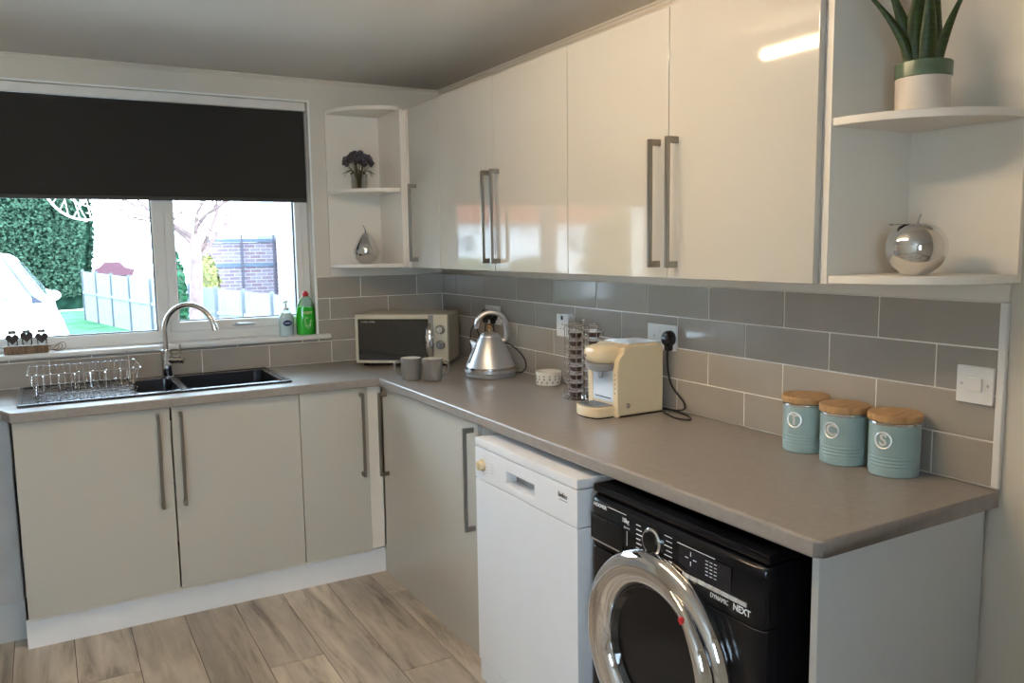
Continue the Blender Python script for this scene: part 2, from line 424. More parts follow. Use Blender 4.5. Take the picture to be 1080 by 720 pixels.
# roller blind
BX0, BX1 = WX0+.012, WX1-.013
blind = thing('roller_blind', 'charcoal roller blind drawn halfway down inside the window recess', 'blind', (-1.42, .03, WZ1-.002))
b = MB(); b.box((BX0, .008, WZ1-.040), (BX1+.006, .062, WZ1-.001), .004); b.build('head_rail', white_trim, blind, world=True, label='white head rail')
b = MB(); nx = 40
pts = []
for i in range(13):
    t = i/12; z = WZ1-.041 - t*(WZ1-.041-1.716)
    pts.append(z)
th = .0012
rings = []
for z in pts:
    rings.append([(BX0, .026, z), (BX1, .026, z), (BX1, .026+th, z), (BX0, .026+th, z)])
b.ring(rings); b.build('blind_cloth', blind_m, blind, world=True)
b = MB(); b.box((BX0, .021, 1.700), (BX1, .033, 1.717), .004); b.build('bottom_bar', P('dark_bottom_bar', (.03, .028, .026), .5), blind, world=True)
b = MB(); zz = 1.25; b.tube([(BX1+.006, .012, WZ1-.045), (BX1+.0065, .010, 1.6), (BX1+.006, .008, 1.27)], .0012, 6)
for i in range(30): b.ball((BX1+.0062, .010, 2.08-i*.027), .0022, seg=6)
b.build('bead_chain', white_pl, blind, world=True)

# ------------------------------------------------------------------ cabinets
def handle_x(parent, y, z0, z1, xf, name='bar_handle'):
    """bar handle on a door whose front face is x=xf (facing -x)"""
    b = MB(); s = .006; o = .035
    b.box((xf-o-s, y-s, z0), (xf-o+s, y+s, z1), .0018)
    for z in (z0, z1-.018): b.box((xf-o+s-.001, y-s, z), (xf, y+s, z+.018), .0015)
    return b.build(name, steel, parent, world=True)
def handle_y(parent, x, z0, z1, yf, name='bar_handle'):
    b = MB(); s = .006; o = .035
    b.box((x-s, yf-o-s, z0), (x+s, yf-o+s, z1), .0018)
    for z in (z0, z1-.018): b.box((x-s, yf-o+s-.001, z), (x+s, yf, z+.018), .0015)
    return b.build(name, steel, parent, world=True)
def child_handle(door, mk, *a):
    """handle as child of a door that is itself a child at local origin of its thing"""
    root = door.parent; h = mk(root, *a); h.parent = door; return h

# wall units on the right wall
WB, WT = 1.381, 2.118
def wall_unit(name, label, y0, y1, doors):
    t = thing(name, label, 'wall cabinet', (-.152, (y0+y1)/2, WB))
    b = MB(); p = .018
    b.box((-.300, y0+.001, WB), (-.001, y0+p, WT)); b.box((-.300, y1-p, WB), (-.001, y1-.001, WT))
    b.box((-.300, y0+p, WB), (-.001, y1-p, WB+p)); b.box((-.300, y0+p, WT-p), (-.001, y1-p, WT)); b.box((-.008, y0+p, WB+p), (-.001, y1-p, WT-p))
    b.build('carcass', carcass, t, world=True)
    for (a, c, hy) in doors:
        d = MB().box((-.322, a+.0015, WB-.001), (-.302, c-.0015, WT+.002), .0018).build('door', gloss, t, world=True)
        child_handle(d, handle_x, hy, 1.410, 1.767, -.322)
    return t
wall_unit('wall_cabinet', 'narrow gloss cream wall cabinet beside the far corner shelves', -.661, -.333, [(-.661, -.333, -.412)])
wall_unit('wall_cabinet', 'two-door gloss cream wall cabinet above the kettle, its handles side by side', -1.677, -.661, [(-1.169, -.661, -1.206+.07), (-1.677, -1.169, -1.206)])
wall_unit('wall_cabinet', 'two-door gloss cream wall cabinet above the coffee machine, next to the open shelves', -2.686, -1.677, [(-2.181, -1.677, -2.144), (-2.686, -2.181, -2.218)])
# filler between far corner shelves and first cabinet door, reaching back to the window wall
b = MB(); b.box((-.330, -.300, WB), (-.296, -.020, WT), .001); b.box((-.322, -.332, WB-.001), (-.302, -.301, WT+.002), .001)
o = b.build('filler_post', carcass); o['label'] = 'cream filler post between the far corner shelves and the first wall cabinet'; o['category'] = 'filler panel'

def shelf_unit(label, origin, rz, w, d, zs, zt):
    """quarter-round open end shelves; local: corner at origin, back board along +x on the wall y=0, side panel along -y"""
    t = thing('corner_shelf_unit', label, 'open shelf unit', (origin[0], origin[1], WB), rz)
    h = zt - WB
    MB().box((.0005, -d, 0), (.018, -.0005, h), .001).build('side_panel', carcass, t)
    MB().box((.018, -.016, 0), (w, -.0005, h), .001).build('back_board', carcass, t)
    for z in zs:
        r = w-.018
        out = [(.0182, -.0165)] + [(.0182 + (w-.0195)*math.sin(a), -.0165 - (d-.018)*math.cos(a)) for a in [PI/2*i/16 for i in range(16, -1, -1)]]
        MB().prism(out, z-WB, z-WB+.018, bev=.002).build('shelf', carcass, t)
    return t
# far one on the window wall: mirrored, so build with corner on its right
def shelf_unit_far():
    t = thing('corner_shelf_unit', 'open quarter-round shelf unit beside the window, holding a vase and a silver pear', 'open shelf unit', (-.349, 0, WB))
    MB().box((.0, -.300, 0), (.0175, -.0125, .74), .001).build('side_panel', carcass, t)
    MB().box((-.270, -.0145, 0), (0, -.0005, .75), .001).build('back_board', carcass, t)
    for z in (0., .358, .738):
        out = [(-.0002, -.0150)] + [(-.0002 - .266*math.sin(a), -.0150 - .272*math.cos(a)) for a in [PI/2*i/16 for i in range(16, -1, -1)]]
        MB().prism(out, z, z+.018, bev=.002).build('shelf', carcass, t)
    return t
shelf_unit_far()
t = thing('corner_shelf_unit', 'open quarter-round shelf unit at the near end of the wall cabinets', 'open shelf unit', (0, -2.688, WB))
MB().box((-.302, -.018, -.001), (-.0005, -.0002, .737), .0012).build('side_panel', carcass, t)
MB().box((-.016, -.285, 0), (-.0005, -.0185, .737), .001).build('back_board', carcass, t)
for z in (0., .3515, .719):
    out = [(-.0165, -.0185)] + [(-.0165 - .280*math.sin(a), -.0185 - .270*math.cos(a)) for a in [PI/2*i/20 for i in range(21)]][::-1]
    MB().prism(out, z, z+.018, bev=.002).build('shelf', carcass, t)

# base units
BT = .8715; DB = .132
def base_carcass(b, x0, x1, y0, y1, z0=.115, front='y'):
    p = .018
    b.box((x0, y0, z0), (x0+p, y1, BT)); b.box((x1-p, y0, z0), (x1, y1, BT))
    b.box((x0+p, y0, z0), (x1-p, y1, z0+p)); b.box((x0+p, y1-.012, z0+p), (x1-p, y1, BT))
t = thing('base_cabinet', 'two-door cream base cabinet under the sink', 'base cabinet', (-1.474, -.3, 0))
b = MB(); base_carcass(b, -1.990, -.957, -.570, -.010); b.build('carcass', carcass, t, world=True)
for (a, c, hx) in ((-1.990, -1.463, -1.510), (-1.460, -.957, -1.428)):
    d = MB().box((a+.0015, -.590, DB), (c-.0015, -.572, BT-.001), .0018).build('door', gloss, t, world=True)
    child_handle(d, handle_y, hx, .478, .850, -.590)
t = thing('base_cabinet', 'narrow single-door cream base cabinet with a corner post, left of the inner corner', 'base cabinet', (-.78, -.3, 0))
b = MB(); base_carcass(b, -.955, -.655, -.570, -.010); b.build('carcass', carcass, t, world=True)
d = MB().box((-.9555, -.590, DB), (-.657, -.572, BT-.001), .0018).build('door', gloss, t, world=True)
child_handle(d, handle_y, -.690, .478, .850, -.590)
MB().box((-.6545, -.582, DB), (-.593, -.560, BT-.001), .001).build('corner_post', carcass, t, world=True)
t = thing('base_cabinet', 'wide cream base cabinet with two handles, between the inner corner and the dishwasher', 'base cabinet', (-.3, -1.05, 0))
b = MB()
b.box((-.570, -1.513, .115), (-.012, -1.495, BT)); b.box((-.570, -.618, .115), (-.012, -.600, BT)); b.box((-.570, -1.495, .115), (-.012, -.618, .133)); b.box((-.024, -1.495, .133), (-.012, -.618, BT))
b.build('carcass', carcass, t, world=True)
d = MB().box((-.590, -1.511, DB), (-.572, -.592, BT-.001), .0018).build('door', gloss, t, world=True)
child_handle(d, handle_x, -.648, .478, .850, -.590); child_handle(d, handle_x, -1.478, .478, .850, -.590)
MB().box((-.579, -1.512, .0), (-.563, -.5285, .129), .001).build('kick_board', gloss, t, world=True)
# left: set-back unit at the edge of the frame
t = thing('base_cabinet', 'set-back base cabinet at the left edge, partly out of the picture', 'base cabinet', (-2.35, -.25, 0))
b = MB(); base_carcass(b, -2.70, -2.002, -.455, -.010, .16); b.build('carcass', panel_grey, t, world=True)
d = MB().box((-2.698, -.475, .165), (-2.004, -.457, BT-.001), .0018).build('door', P('shaded_door_grey', (.42, .43, .44), .35), t, world=True)  # door coloured grey to imitate the shadow it stands in
MB().box((-2.70, -.440, 0), (-2.002, -.424, .158), .001).build('kick_board', panel_grey, t, world=True)
o = MB().box((-2.0005, -.545, 0), (-.5795, -.529, .1145), .0015).build('plinth_board', P('satin_white_board', (.90, .90, .90), .18, var=.01))
o['label'] = 'long white plinth board under the sink-side base cabinets'; o['category'] = 'plinth'
o = MB().box((-.572, -2.9305, 0), (-.012, -2.9125, BT), .0015).build('end_panel', [panel_grey])
o['label'] = 'grey-white end panel standing under the near end of the worktop'; o['category'] = 'end panel'

# worktop: one L with rolled front edges, cut out for the sink
SX0, SX1, SY0, SY1 = -1.972, -.962, -.512, -.045
def worktop():
    zt, zb = .910, .872
    b = MB(); bm = b.bm
    out = [(-.0085, -.0085), (-.0085, -2.9565), (-.598, -2.9565), (-.610, -2.9445), (-.610, -.616), (-1.992, -.616), (-2.022, -.530), (-2.70, -.515), (-2.70, -.0085)]
    hx0, hx1, hy0, hy1 = SX0+.015, SX1-.015, SY0+.012, SY1-.012
    # tile the L into convex cells around the sink hole
    xs = [-2.70, -2.022, -1.992, hx0, hx1, -.610, -.598, -.0085]
    top = []
    def cell(pts): top.append(pts)
    cell([(-2.70, -.515), (-2.022, -.530), (-2.022, -.0085), (-2.70, -.0085)])
    cell([(-2.022, -.530), (-1.992, -.616), (-1.992, -.0085), (-2.022, -.0085)])
    cell([(-1.992, -.616), (hx0, -.616), (hx0, hy0), (hx0, hy1), (hx0, -.0085), (-1.992, -.0085)])
    cell([(hx0, -.616), (hx1, -.616), (hx1, hy0), (hx0, hy0)])
    cell([(hx0, hy1), (hx1, hy1), (hx1, -.0085), (hx0, -.0085)])
    cell([(hx1, -.616), (-.610, -.616), (-.610, -.0085), (hx1, -.0085), (hx1, hy1), (hx1, hy0)])
    cell([(-.610, -.616), (-.598, -2.9565), (-.0085, -2.9565), (-.0085, -.0085), (-.610, -.0085)])
    cell([(-.610, -.616), (-.610, -2.9445), (-.598, -2.9565)])
    vt = {}
    def V(p):
        k = (round(p[0], 5), round(p[1], 5))
        if k not in vt: vt[k] = bm.verts.new((p[0], p[1], zt))
        return vt[k]
    fs = [bm.faces.new([V(p) for p in c]) for c in top]
    bmesh.ops.recalc_face_normals(bm, faces=fs)
    if fs[0].normal.z < 0: bmesh.ops.reverse_faces(bm, faces=fs)
    r = bmesh.ops.extrude_face_region(bm, geom=fs)
    dn = [g for g in r['geom'] if isinstance(g, bmesh.types.BMVert)]
    for v in dn: v.co.z = zt
    for v in vt.values(): v.co.z = zb
    bmesh.ops.recalc_face_normals(bm, faces=bm.faces[:])
    # round the front edges
    ed = []
    for e in bm.edges:
        if len(e.link_faces) == 2 and e.calc_face_angle(0) > 1.2:
            m = (e.verts[0].co+e.verts[1].co)/2
            if (hx0-.001 < m.x < hx1+.001 and hy0-.001 < m.y < hy1+.001): continue
            if abs(e.verts[0].co.z-e.verts[1].co.z) > .01: continue
            if m.x > -.009 or m.y > -.009 or m.x < -2.69 or abs(m.y+2.9565) < .0005: continue
            ed.append(e)
    bmesh.ops.bevel(bm, geom=ed, offset=.007, segments=4, profile=.5, affect='EDGES')
    return b
o = worktop().build('worktop', worktop_m)
o['label'] = 'L-shaped taupe laminate worktop running under the window and along the tiled wall'; o['category'] = 'worktop'

# ------------------------------------------------------------------ sink and tap
sink = thing('kitchen_sink', 'black one and a half bowl composite sink let into the worktop', 'sink', (-1.467, -.28, .910))
def bowl(b, x0, x1, y0, y1, zt, zb, r=.03, wall=.006):
    def rr(x0, x1, y0, y1, r, z):
        L = []
        for (cx, cy, a) in ((x1-r, y1-r, 0), (x0+r, y1-r, PI/2), (x0+r, y0+r, PI), (x1-r, y0+r, 3*PI/2)):
            for i in range(6): L.append((cx+r*math.cos(a+PI/2*i/5), cy+r*math.sin(a+PI/2*i/5), z))
        return L
    t = .008
    R = [rr(x0-wall, x1+wall, y0-wall, y1+wall, r+wall, zb-.006), rr(x0-wall, x1+wall, y0-wall, y1+wall, r+wall, zt-.0012),
         rr(x0, x1, y0, y1, r, zt), rr(x0+t, x1-t, y0+t, y1-t, r, zb+.02), rr(x0+t+.02, x1-t-.02, y0+t+.02, y1-t-.02, r, zb)]
    b.ring(R)
zt = .9165
b = MB()
x0, x1, y0, y1 = SX0, SX1, SY0, SY1
B1 = (-1.562, -1.402, -.468, -.135); B2 = (-1.372, -1.000, -.472, -.105)
xs = [x0, B1[0]-.006, B1[1]+.006, B2[0]-.006, B2[1]+.006, x1]
# rim plates around the bowls
def plate(a, c): b.box((a[0], a[1], .9106), (c[0], c[1], zt), 0)
plate((xs[1], y0+.014), (xs[2], B1[2]-.006)); plate((xs[1], B1[3]+.006), (xs[2], y1-.014))
plate((xs[2], y0+.014), (xs[3], y1-.014))
plate((xs[3], y0+.014), (xs[4], B2[2]-.006)); plate((xs[3], B2[3]+.006), (xs[4], y1-.014))
plate((xs[4], y0+.014), (x1-.014, y1-.014))
# outer raised rolled edge
b.box((x0, y0, .9106), (x1, y0+.016, zt+.003), .0028); b.box((x0, y1-.016, .9106), (x1, y1, zt+.003), .0028)
b.box((x0, y0+.010, .9106), (x0+.016, y1-.010, zt+.003), .0028); b.box((x1-.016, y0+.010, .9106), (x1, y1-.010, zt+.003), .0028)
b.build('sink_rim', sink_m, sink, world=True)
b = MB(); b.box((x0+.014, y0+.014, .9106), (xs[1], y1-.014, .9150))
for i in range(9):
    xx = x0+.055+i*.038; b.box((xx, y0+.05, .9148), (xx+.014, y1-.06, .9172), .0011)
b.build('drainer', sink_m, sink, world=True)
b = MB(); bowl(b, *B1, zt, .80, .028); b.lathe([(.024, 0), (.024, .003), (.018, .003), (.015, .001)], (-1.482, -.30, .8002), mi=1, seg=20); b.build('half_bowl', [sink_m, chrome], sink, world=True)
b = MB(); bowl(b, *B2, zt, .735, .04); b.lathe([(.040, 0), (.040, .003), (.030, .003), (.026, .001)], (-1.186, -.29, .7352), mi=1, seg=24); b.build('main_bowl', [sink_m, chrome], sink, world=True)

tap = thing('mixer_tap', 'chrome swan-neck mixer tap standing behind the black sink', 'tap', (-1.405, -.092, zt+.0005), math.radians(-37))
b = MB(); b.lathe([(.027, 0), (.027, .004), (.024, .007), (.0235, .12), (.022, .124), (.016, .126)], seg=28); b.build('tap_body', chrome, tap)
b = MB()
pts = [(0, 0, .122), (0, 0, .17), (0, 0, .205)] + [(.117-.117*math.cos(a), 0, .205+.117*math.sin(a)) for a in [PI*.93*i/22 for i in range(1, 23)]]
b.tube(pts, [.0115]*(len(pts)-1)+[.0115], 16); e = Vector(pts[-1]); d = (e-Vector(pts[-2])).normalized()
b.tube([e, e+d*.022], .0128, 16); b.build('spout', chrome, tap)
b = MB(); b.tube([(.018, 0, .078), (.078, 0, .078)], .0165, 18); b.tube([(.078, 0, .078), (.083, 0, .078)], [.0165, .012], 18); b.tube([(.064, 0, .092), (.066, 0, .148)], [.0050, .0042], 10)
b.build('lever', chrome, tap)

# dish rack
rack = thing('dish_rack', 'empty wire dish rack on the sink drainer', 'dish rack', (-1.745, -.28, .9175))
b = MB(); w = .0018
def loop(x0, x1, y0, y1, z, r=.0024): b.tube([(x0, y0, z), (x1, y0, z), (x1, y1, z), (x0, y1, z)], r, 6, closed=True)
RX0, RX1, RY0, RY1, RZ0, RZ1 = -.188, .205, -.165, .135, .020, .098
def rackloop(b, x0, x1, y0, y1, z, r):
    L = []
    for (cx, cy, a) in ((x1-.02, y1-.02, 0), (x0+.02, y1-.02, PI/2), (x0+.02, y0+.02, PI), (x1-.02, y0+.02, 1.5*PI)):
        for i in range(4): L.append((cx+.02*math.cos(a+PI/2*i/3), cy+.02*math.sin(a+PI/2*i/3), z))
    b.tube(L, r, 6, closed=True)
rackloop(b, RX0, RX1, RY0, RY1, RZ1, .0027); b.build('top_rim', chrome, rack)
b = MB(); rackloop(b, RX0+.025, RX1-.025, RY0+.02, RY1-.02, RZ0, .0022); rackloop(b, RX0+.012, RX1-.012, RY0+.010, RY1-.010, .06, .0016)
n = 15
for i in range(n):
    x = RX0+.03+(RX1-RX0-.06)*i/(n-1)
    top = RZ1+.004 if i % 2 == 0 else RZ1-.016
    b.tube([(x, RY0-.001, top if i % 2 == 0 else RZ1), (x, RY0+.02, RZ0), (x, RY1-.02, RZ0), (x, RY1+.001, RZ1)], w, 6)
for y in (-.09, -.015, .06):
    b.tube([(RX0, y, RZ1), (RX0+.025, y, RZ0), (RX1-.025, y, RZ0), (RX1, y, RZ1)], w, 6)
for i in range(6):
    x = RX0+.05+i*.055
    b.tube([(x, -.05, RZ0), (x, -.045, RZ0+.055), (x, -.02, RZ0+.06), (x, -.015, RZ0)], w, 6)
b.build('wire_basket', chrome, rack)
for sx in (RX0+.03, RX1-.03):
    for sy in (RY0+.03, RY1-.03):
        b = MB(); b.tube([(sx-.012, sy, RZ0), (sx-.008, sy, .004), (sx+.008, sy, .004), (sx+.012, sy, RZ0)], .0024, 6); b.build('wire_foot', chrome, rack)

# ------------------------------------------------------------------ appliances
# dishwasher
DX, DY0, DY1 = -.650, -2.205, -1.606
dw = thing('dishwasher', 'white freestanding dishwasher with a dial, between the base cabinet and the black washing machine', 'dishwasher', (-.35, -1.905, 0))
b = MB(); b.box((-.600, DY0+.003, .02), (-.06, DY1-.003, .819), .003); b.box((-.57, DY0+.02, .0), (-.09, DY1-.02, .021)); b.build('casing', white_en, dw, world=True)
b = MB(); b.box((DX, DY0, .8225), (-.05, DY1, .850), .004); b.build('top_lid', white_en, dw, world=True)
b = MB()      # fascia with recessed grip: y from -1.81 to -1.98
gy0, gy1, gz0, gz1 = -1.982, -1.812, .742, .780
b.box((DX, DY0, .715), (-.601, gy0, .8195), .003); b.box((DX, gy1, .715), (-.601, DY1, .8195), .003)
b.box((DX, gy0-.003, gz1), (-.601, gy1+.003, .8195), .003); b.box((DX, gy0-.003, .715), (-.601, gy1+.003, gz0), .003); fas = b.build('control_panel', white_en, dw, world=True)
MB().box((DX+.040, gy0-.002, gz0-.002), (-.6015, gy1+.002, gz1+.002)).build('grip_recess', P('grip_shade_grey', (.30, .30, .31), .4), dw, world=True, label='recessed grip, its shade painted grey')  # grey colour stands in for the shade inside the grip
b = MB(); b.box((DX, DY0, .078), (-.601, DY1, .7125), .004); b.build('door', white_en, dw, world=True)
b = MB(); b.box((DX+.004, DY0+.004, .006), (-.601, DY1-.004, .074), .003); b.build('kick_plate', white_en, dw, world=True)
b = MB(); b.lathe([(.020, 0), (.020, -.004), (.017, -.007), (.015, -.018), (.012, -.020)], (DX, -1.660, .766), axis=0, seg=24); b.box((DX-.023, -1.662, .754), (DX-.018, -1.658, .780), .001)
b.build('programme_dial', cream_pl, dw, world=True)
b = MB()
for i in range(7):
    a = -1.2+i*.4; b.box((DX-.0004, -1.660-.032*math.cos(a)-.004, .768+.032*math.sin(a)-.0008), (DX+.0005, -1.660-.032*math.cos(a)+.004, .768+.032*math.sin(a)+.0008))
b.build('dial_markings', print_s, dw, world=True); b = MB()
for i in range(4):
    b.box((DX-.0004, -1.735-.0, .752+i*.010), (DX+.0005, -1.715, .7532+i*.010))
b.build('panel_markings', print_s, dw, world=True)
text('logo', 'beko', .020, print_b, dw, (DX-.0006+.35, -2.135+1.905, .789), ROT_NX, sx=1.15, bold=True)
b = MB(); b.box((DX-.0004, -2.158, .7745), (DX+.0005, -2.116, .776)); b.build('logo_underline', print_b, dw, world=True)

# washing machine
WXF, WY0, WY1 = -.640, -2.852, -2.246
wm = thing('washing_machine', 'glossy black washing machine with a big chrome porthole ring', 'washing machine', (-.34, -2.55, 0))
b = MB(); b.box((-.600, WY0+.003, .018), (-.05, WY1-.003, .826), .006)
for sx in (-.56, -.1):
    for sy in (WY0+.06, WY1-.06): b.lathe([(.022, 0), (.022, .018)], (sx, sy, 0), seg=14)
b.build('casing', washer_m, wm, world=True)
b = MB(); b.box((-.628, WY0, .8285), (-.05, WY1, .850), .006); b.build('top_lid', washer_m, wm, world=True)
# curved fascia: profile in x-z, rounded top, swept over y with rounded ends
def curved_panel(z0, z1, xf, bulge, rt, ends=.03):
    b = MB(); rings = []
    prof = [(-.601, z0), (xf-bulge*.2, z0)]
    for i in range(1, 6): t = i/6; prof.append((xf-bulge*math.sin(PI*t*.9+.1), z0+(z1-z0-rt)*t))
    for i in range(7): a = PI/2*i/6; prof.append((xf+rt-rt*math.cos(a)-bulge*.25*(1-i/6), z1-rt+rt*math.sin(a)))
    prof.append((-.601, z1))
    ys = [(WY0, .0), (WY0+.004, .4), (WY0+.012, .75), (WY0+ends, 1)] + [(WY0+ends+(WY1-WY0-2*ends)*i/8, 1) for i in range(1, 8)] + [(WY1-ends, 1), (WY1-.012, .75), (WY1-.004, .4), (WY1, 0)]
    for (y, k) in ys:
        s = .018*(1-k)
        rings.append([(min(x+s, -.601) if x < -.602 else x, y, z) for (x, z) in prof])
    b.ring(rings); return b
curved_panel(.694, .826, WXF, .004, .022).build('control_panel', washer_m, wm, world=True)
# front panel with a hole is covered by the door ring, so a plain curved front is enough
curved_panel(.09, .690, WXF, .004, .004).build('front_panel', washer_m, wm, world=True)
curved_panel(.015, .086, WXF+.006, .001, .003).build('kick_plate', washer_m, wm, world=True)
RC = (-2.530, .500)
xf = WXF-.003
b = MB()
R_ = [(.252, .0), (.254, -.010), (.250, -.024), (.238, -.034), (.220, -.038), (.200, -.037), (.182, -.032), (.172, -.022), (.168, -.010), (.167, .0)]
b.lathe([(r, h) for r, h in R_], (xf, RC[0], RC[1]), axis=0, seg=72, cap=False); b.build('door_ring', chrome, wm, world=True)
b = MB()
b.lathe([(.1665, -.010), (.162, -.012), (.158, -.006), (.150, .004), (.13, .010), (.06, .014), (.0004, .015)], (xf, RC[0], RC[1]), axis=0, seg=56, cap=False)
b.build('porthole_glass', dark_glass, wm, world=True)
b = MB()   # raised grip on the near side of the ring
g = []
for i in range(15):
    a = math.radians(66 - 115*i/14); g.append((xf-.036-.008*math.sin(PI*i/14), RC[0]-.219*math.cos(a), RC[1]+.219*math.sin(a)))
b.tube(g, [.004+.022*math.sin(PI*i/14)**.6 for i in range(15)], 14, flat=(.8, 1)); b.build('door_grip', chrome, wm, world=True)
b = MB(); b.lathe([(.0095, .012), (.0095, -.002), (.007, -.004), (.0004, -.0045)], (xf-.0555, RC[0]-.147, RC[1]+.160), axis=0, seg=20); b.build('round_badge', red_b, wm, world=True, label='red round badge')
b = MB(); px = WXF-.0045
b.lathe([(.033, .002), (.033, -.004), (.030, -.007), (.028, -.007)], (px, -2.512, .776), axis=0, seg=36, mi=0)
b.lathe([(.027, .0), (.0265, -.008), (.024, -.010), (.0004, -.0105)], (px, -2.512, .776), axis=0, seg=36, mi=1); b.build('programme_dial', [chrome, washer_m], wm, world=True)
b = MB(); b.box((px-.0015, -2.398, .712), (px+.006, -2.262, .778), .002); dr = b.build('detergent_drawer', washer_m, wm, world=True)
b = MB(); b.box((px-.004, -2.398, .7085), (px, -2.262, .7115), .001); b.box((px-.003, -2.335, .768), (px, -2.265, .777), .001, mi=1); bb = b.build('drawer_edge', [gray_pl, black_pl], wm, world=True); bb.parent = dr
sil = P('silver_buttons', (.50, .50, .50), .4)
for i in range(8): MB().box((px-.0016, -2.618-.0243*(i+1)+.0008, .730), (px+.004, -2.618-.0243*i-.0008, .7395), .0008).build('button', sil, wm, world=True)
b = MB(); b.box((px-.0010, -2.768, .7435), (px+.004, -2.606, .800), .001)
b.build('display_window', P('display_glass', (.008, .010, .02), .08), wm, world=True)
# printed programme lists, display figures and pointer lines
b = MB()
for i in range(7): b.box((px-.0013, -2.468-.004*(i % 3), .805-i*.0115-.006), (px, -2.452, .805-i*.0115-.0038))
b.build('programme_list', print_w, wm, world=True)
b = MB()
for i in range(7): b.box((px-.0013, -2.582, .805-i*.0115), (px, -2.556-.006*(i % 2), .8065-i*.0115))
b.build('programme_list', print_w, wm, world=True)
b = MB()
for k in range(3):
    for i in range(5): b.box((px-.0016, -2.700-k*.013, .790-i*.008), (px, -2.692-k*.013, .7915-i*.008))
b.build('display_figures', print_w, wm, world=True)
MB().box((px-.0016, -2.72, .8025), (px, -2.60, .8035)).build('printed_line', print_w, wm, world=True)
MB().box((px-.0013, -2.412, .8115), (px, -2.335, .8128)).build('printed_line', print_w, wm, world=True)
MB().box((px-.0013, -2.4155, .735), (px, -2.4145, .772)).build('printed_line', print_w, wm, world=True)
b = MB()
for a in range(4):
    c_, s_ = math.cos(a*PI/2), math.sin(a*PI/2)
    b.box((px-.0016, -2.645+.013*c_-.001-.004*abs(c_), .778+.011*s_-.001-.004*abs(s_)), (px, -2.645+.013*c_+.001+.004*abs(c_), .778+.011*s_+.001+.004*abs(s_)))
b.build('display_symbol', print_w, wm, world=True)
def wtext(s, size, y, z, sx=1., bold=False, m=print_w): return text('lettering', s, size, m, wm, (px-.0012+.34, y+2.55, z), ROT_NX, sx=sx, bold=bold)
wtext('HOOVER', .0135, -2.304, .806, 1.0, True); wtext('10kg', .016, -2.410, .797, .9, True); wtext('A+++', .010, -2.415, .780)
wtext('DYNAMIC', .015, -2.735, .7195, .8); wtext('NEXT', .020, -2.800, .719, .95, True)

# microwave
mwt = thing('microwave', 'cream microwave with two round dials in the worktop corner', 'microwave', (-.391, -.352, .9105), math.radians(-38))
MW, MD, MH = .455, .248, .250
b = MB(); b.box((-MW/2, 0.004, .014), (MW/2, MD, MH), .012, seg=3); b.build('casing', cream_pl2 := P('cream_enamel', (.60, .56, .44), .25, var=.01), mwt)
b = MB(); b.box((-MW/2, -.012, .014), (MW/2, .006, MH), .006, seg=3); b.build('front_frame', cream_pl2, mwt)
b = MB(); b.box((-MW/2+.016, -.0155, .030), (.140, -.0125+.006, MH-.022), .003)
dg = b.build('door', dark_glass, mwt)
b = MB(); b.box((.134, -.0165, .030), (.160, -.0125, MH-.004), .002); b.build('dark_pillar', gray_pl, mwt)
b = MB(); b.tube(spline([(.146, -.016, .045), (.146, -.040, .075), (.146, -.045, .125), (.146, -.040, .175), (.146, -.016, .205)], 5), [.008+.010*math.sin(PI*i/20) for i in range(21)], 14, flat=(.75, 1.15)); b.build('door_handle', chrome, mwt)
for z in (.178, .105):
    b = MB(); b.lathe([(.022, -.012), (.022, -.016), (.019, -.018), (.017, -.036), (.014, -.039), (.0004, -.039)], (.193, 0, z), axis=1, seg=28); b.box((.190, -.043, z-.018), (.196, -.036, z+.018), .001)
    b.build('dial', chrome, mwt)
for z in (.178, .105):
    b = MB()
    for i in range(9):
        a = math.radians(-120+i*30); b.box((.193+.027*math.sin(a)-.0012, -.0125, z+.027*math.cos(a)-.0012), (.193+.027*math.sin(a)+.0012, -.0119, z+.027*math.cos(a)+.0012))
    b.build('dial_markings', print_b, mwt)
text('logo', 'RUSSELL HOBBS', .011, print_s, mwt, (-.160, -.0158, MH-.036), (PI/2, 0, 0), bold=True, sx=.9)
for x in (-.19, .19):
    for y in (.03, MD-.03): MB().lathe([(.012, 0), (.012, .0145)], (x, y, 0), seg=12).build('foot', blk_mat, mwt)

# mugs
def mug(label, loc, rz):
    t = thing('mug', label, 'mug', loc, rz)
    b = MB(); b.lathe([(.034, 0), (.039, .003), (.0425, .03), (.0445, .092), (.0435, .094), (.0415, .092), (.0395, .03), (.033, .006), (.0004, .006)], seg=36, cap=False, mi=0)
    for f in b.bm.faces:
        c = f.calc_center_median()
        if math.hypot(c.x, c.y) < .0425 and c.z > .0045 and f.normal.dot(Vector((c.x, c.y, 0))) < .0001: f.material_index = 1
    b.bm.faces.ensure_lookup_table(); b.build('cup', [mug_m, mug_in], t)
    b = MB(); b.tube(spline([(.042, 0, .078), (.062, 0, .080), (.071, 0, .058), (.064, 0, .034), (.041, 0, .022)], 6), .005, 10, flat=(1, 1.4)); b.build('handle', mug_m, t)
    return t
mug('grey mug nearer the microwave, its handle pointing left', (-.508, -.737, .9105), math.radians(160))
mug('grey mug nearer the kettle, its handle pointing right', (-.441, -.812, .9105), math.radians(-35))

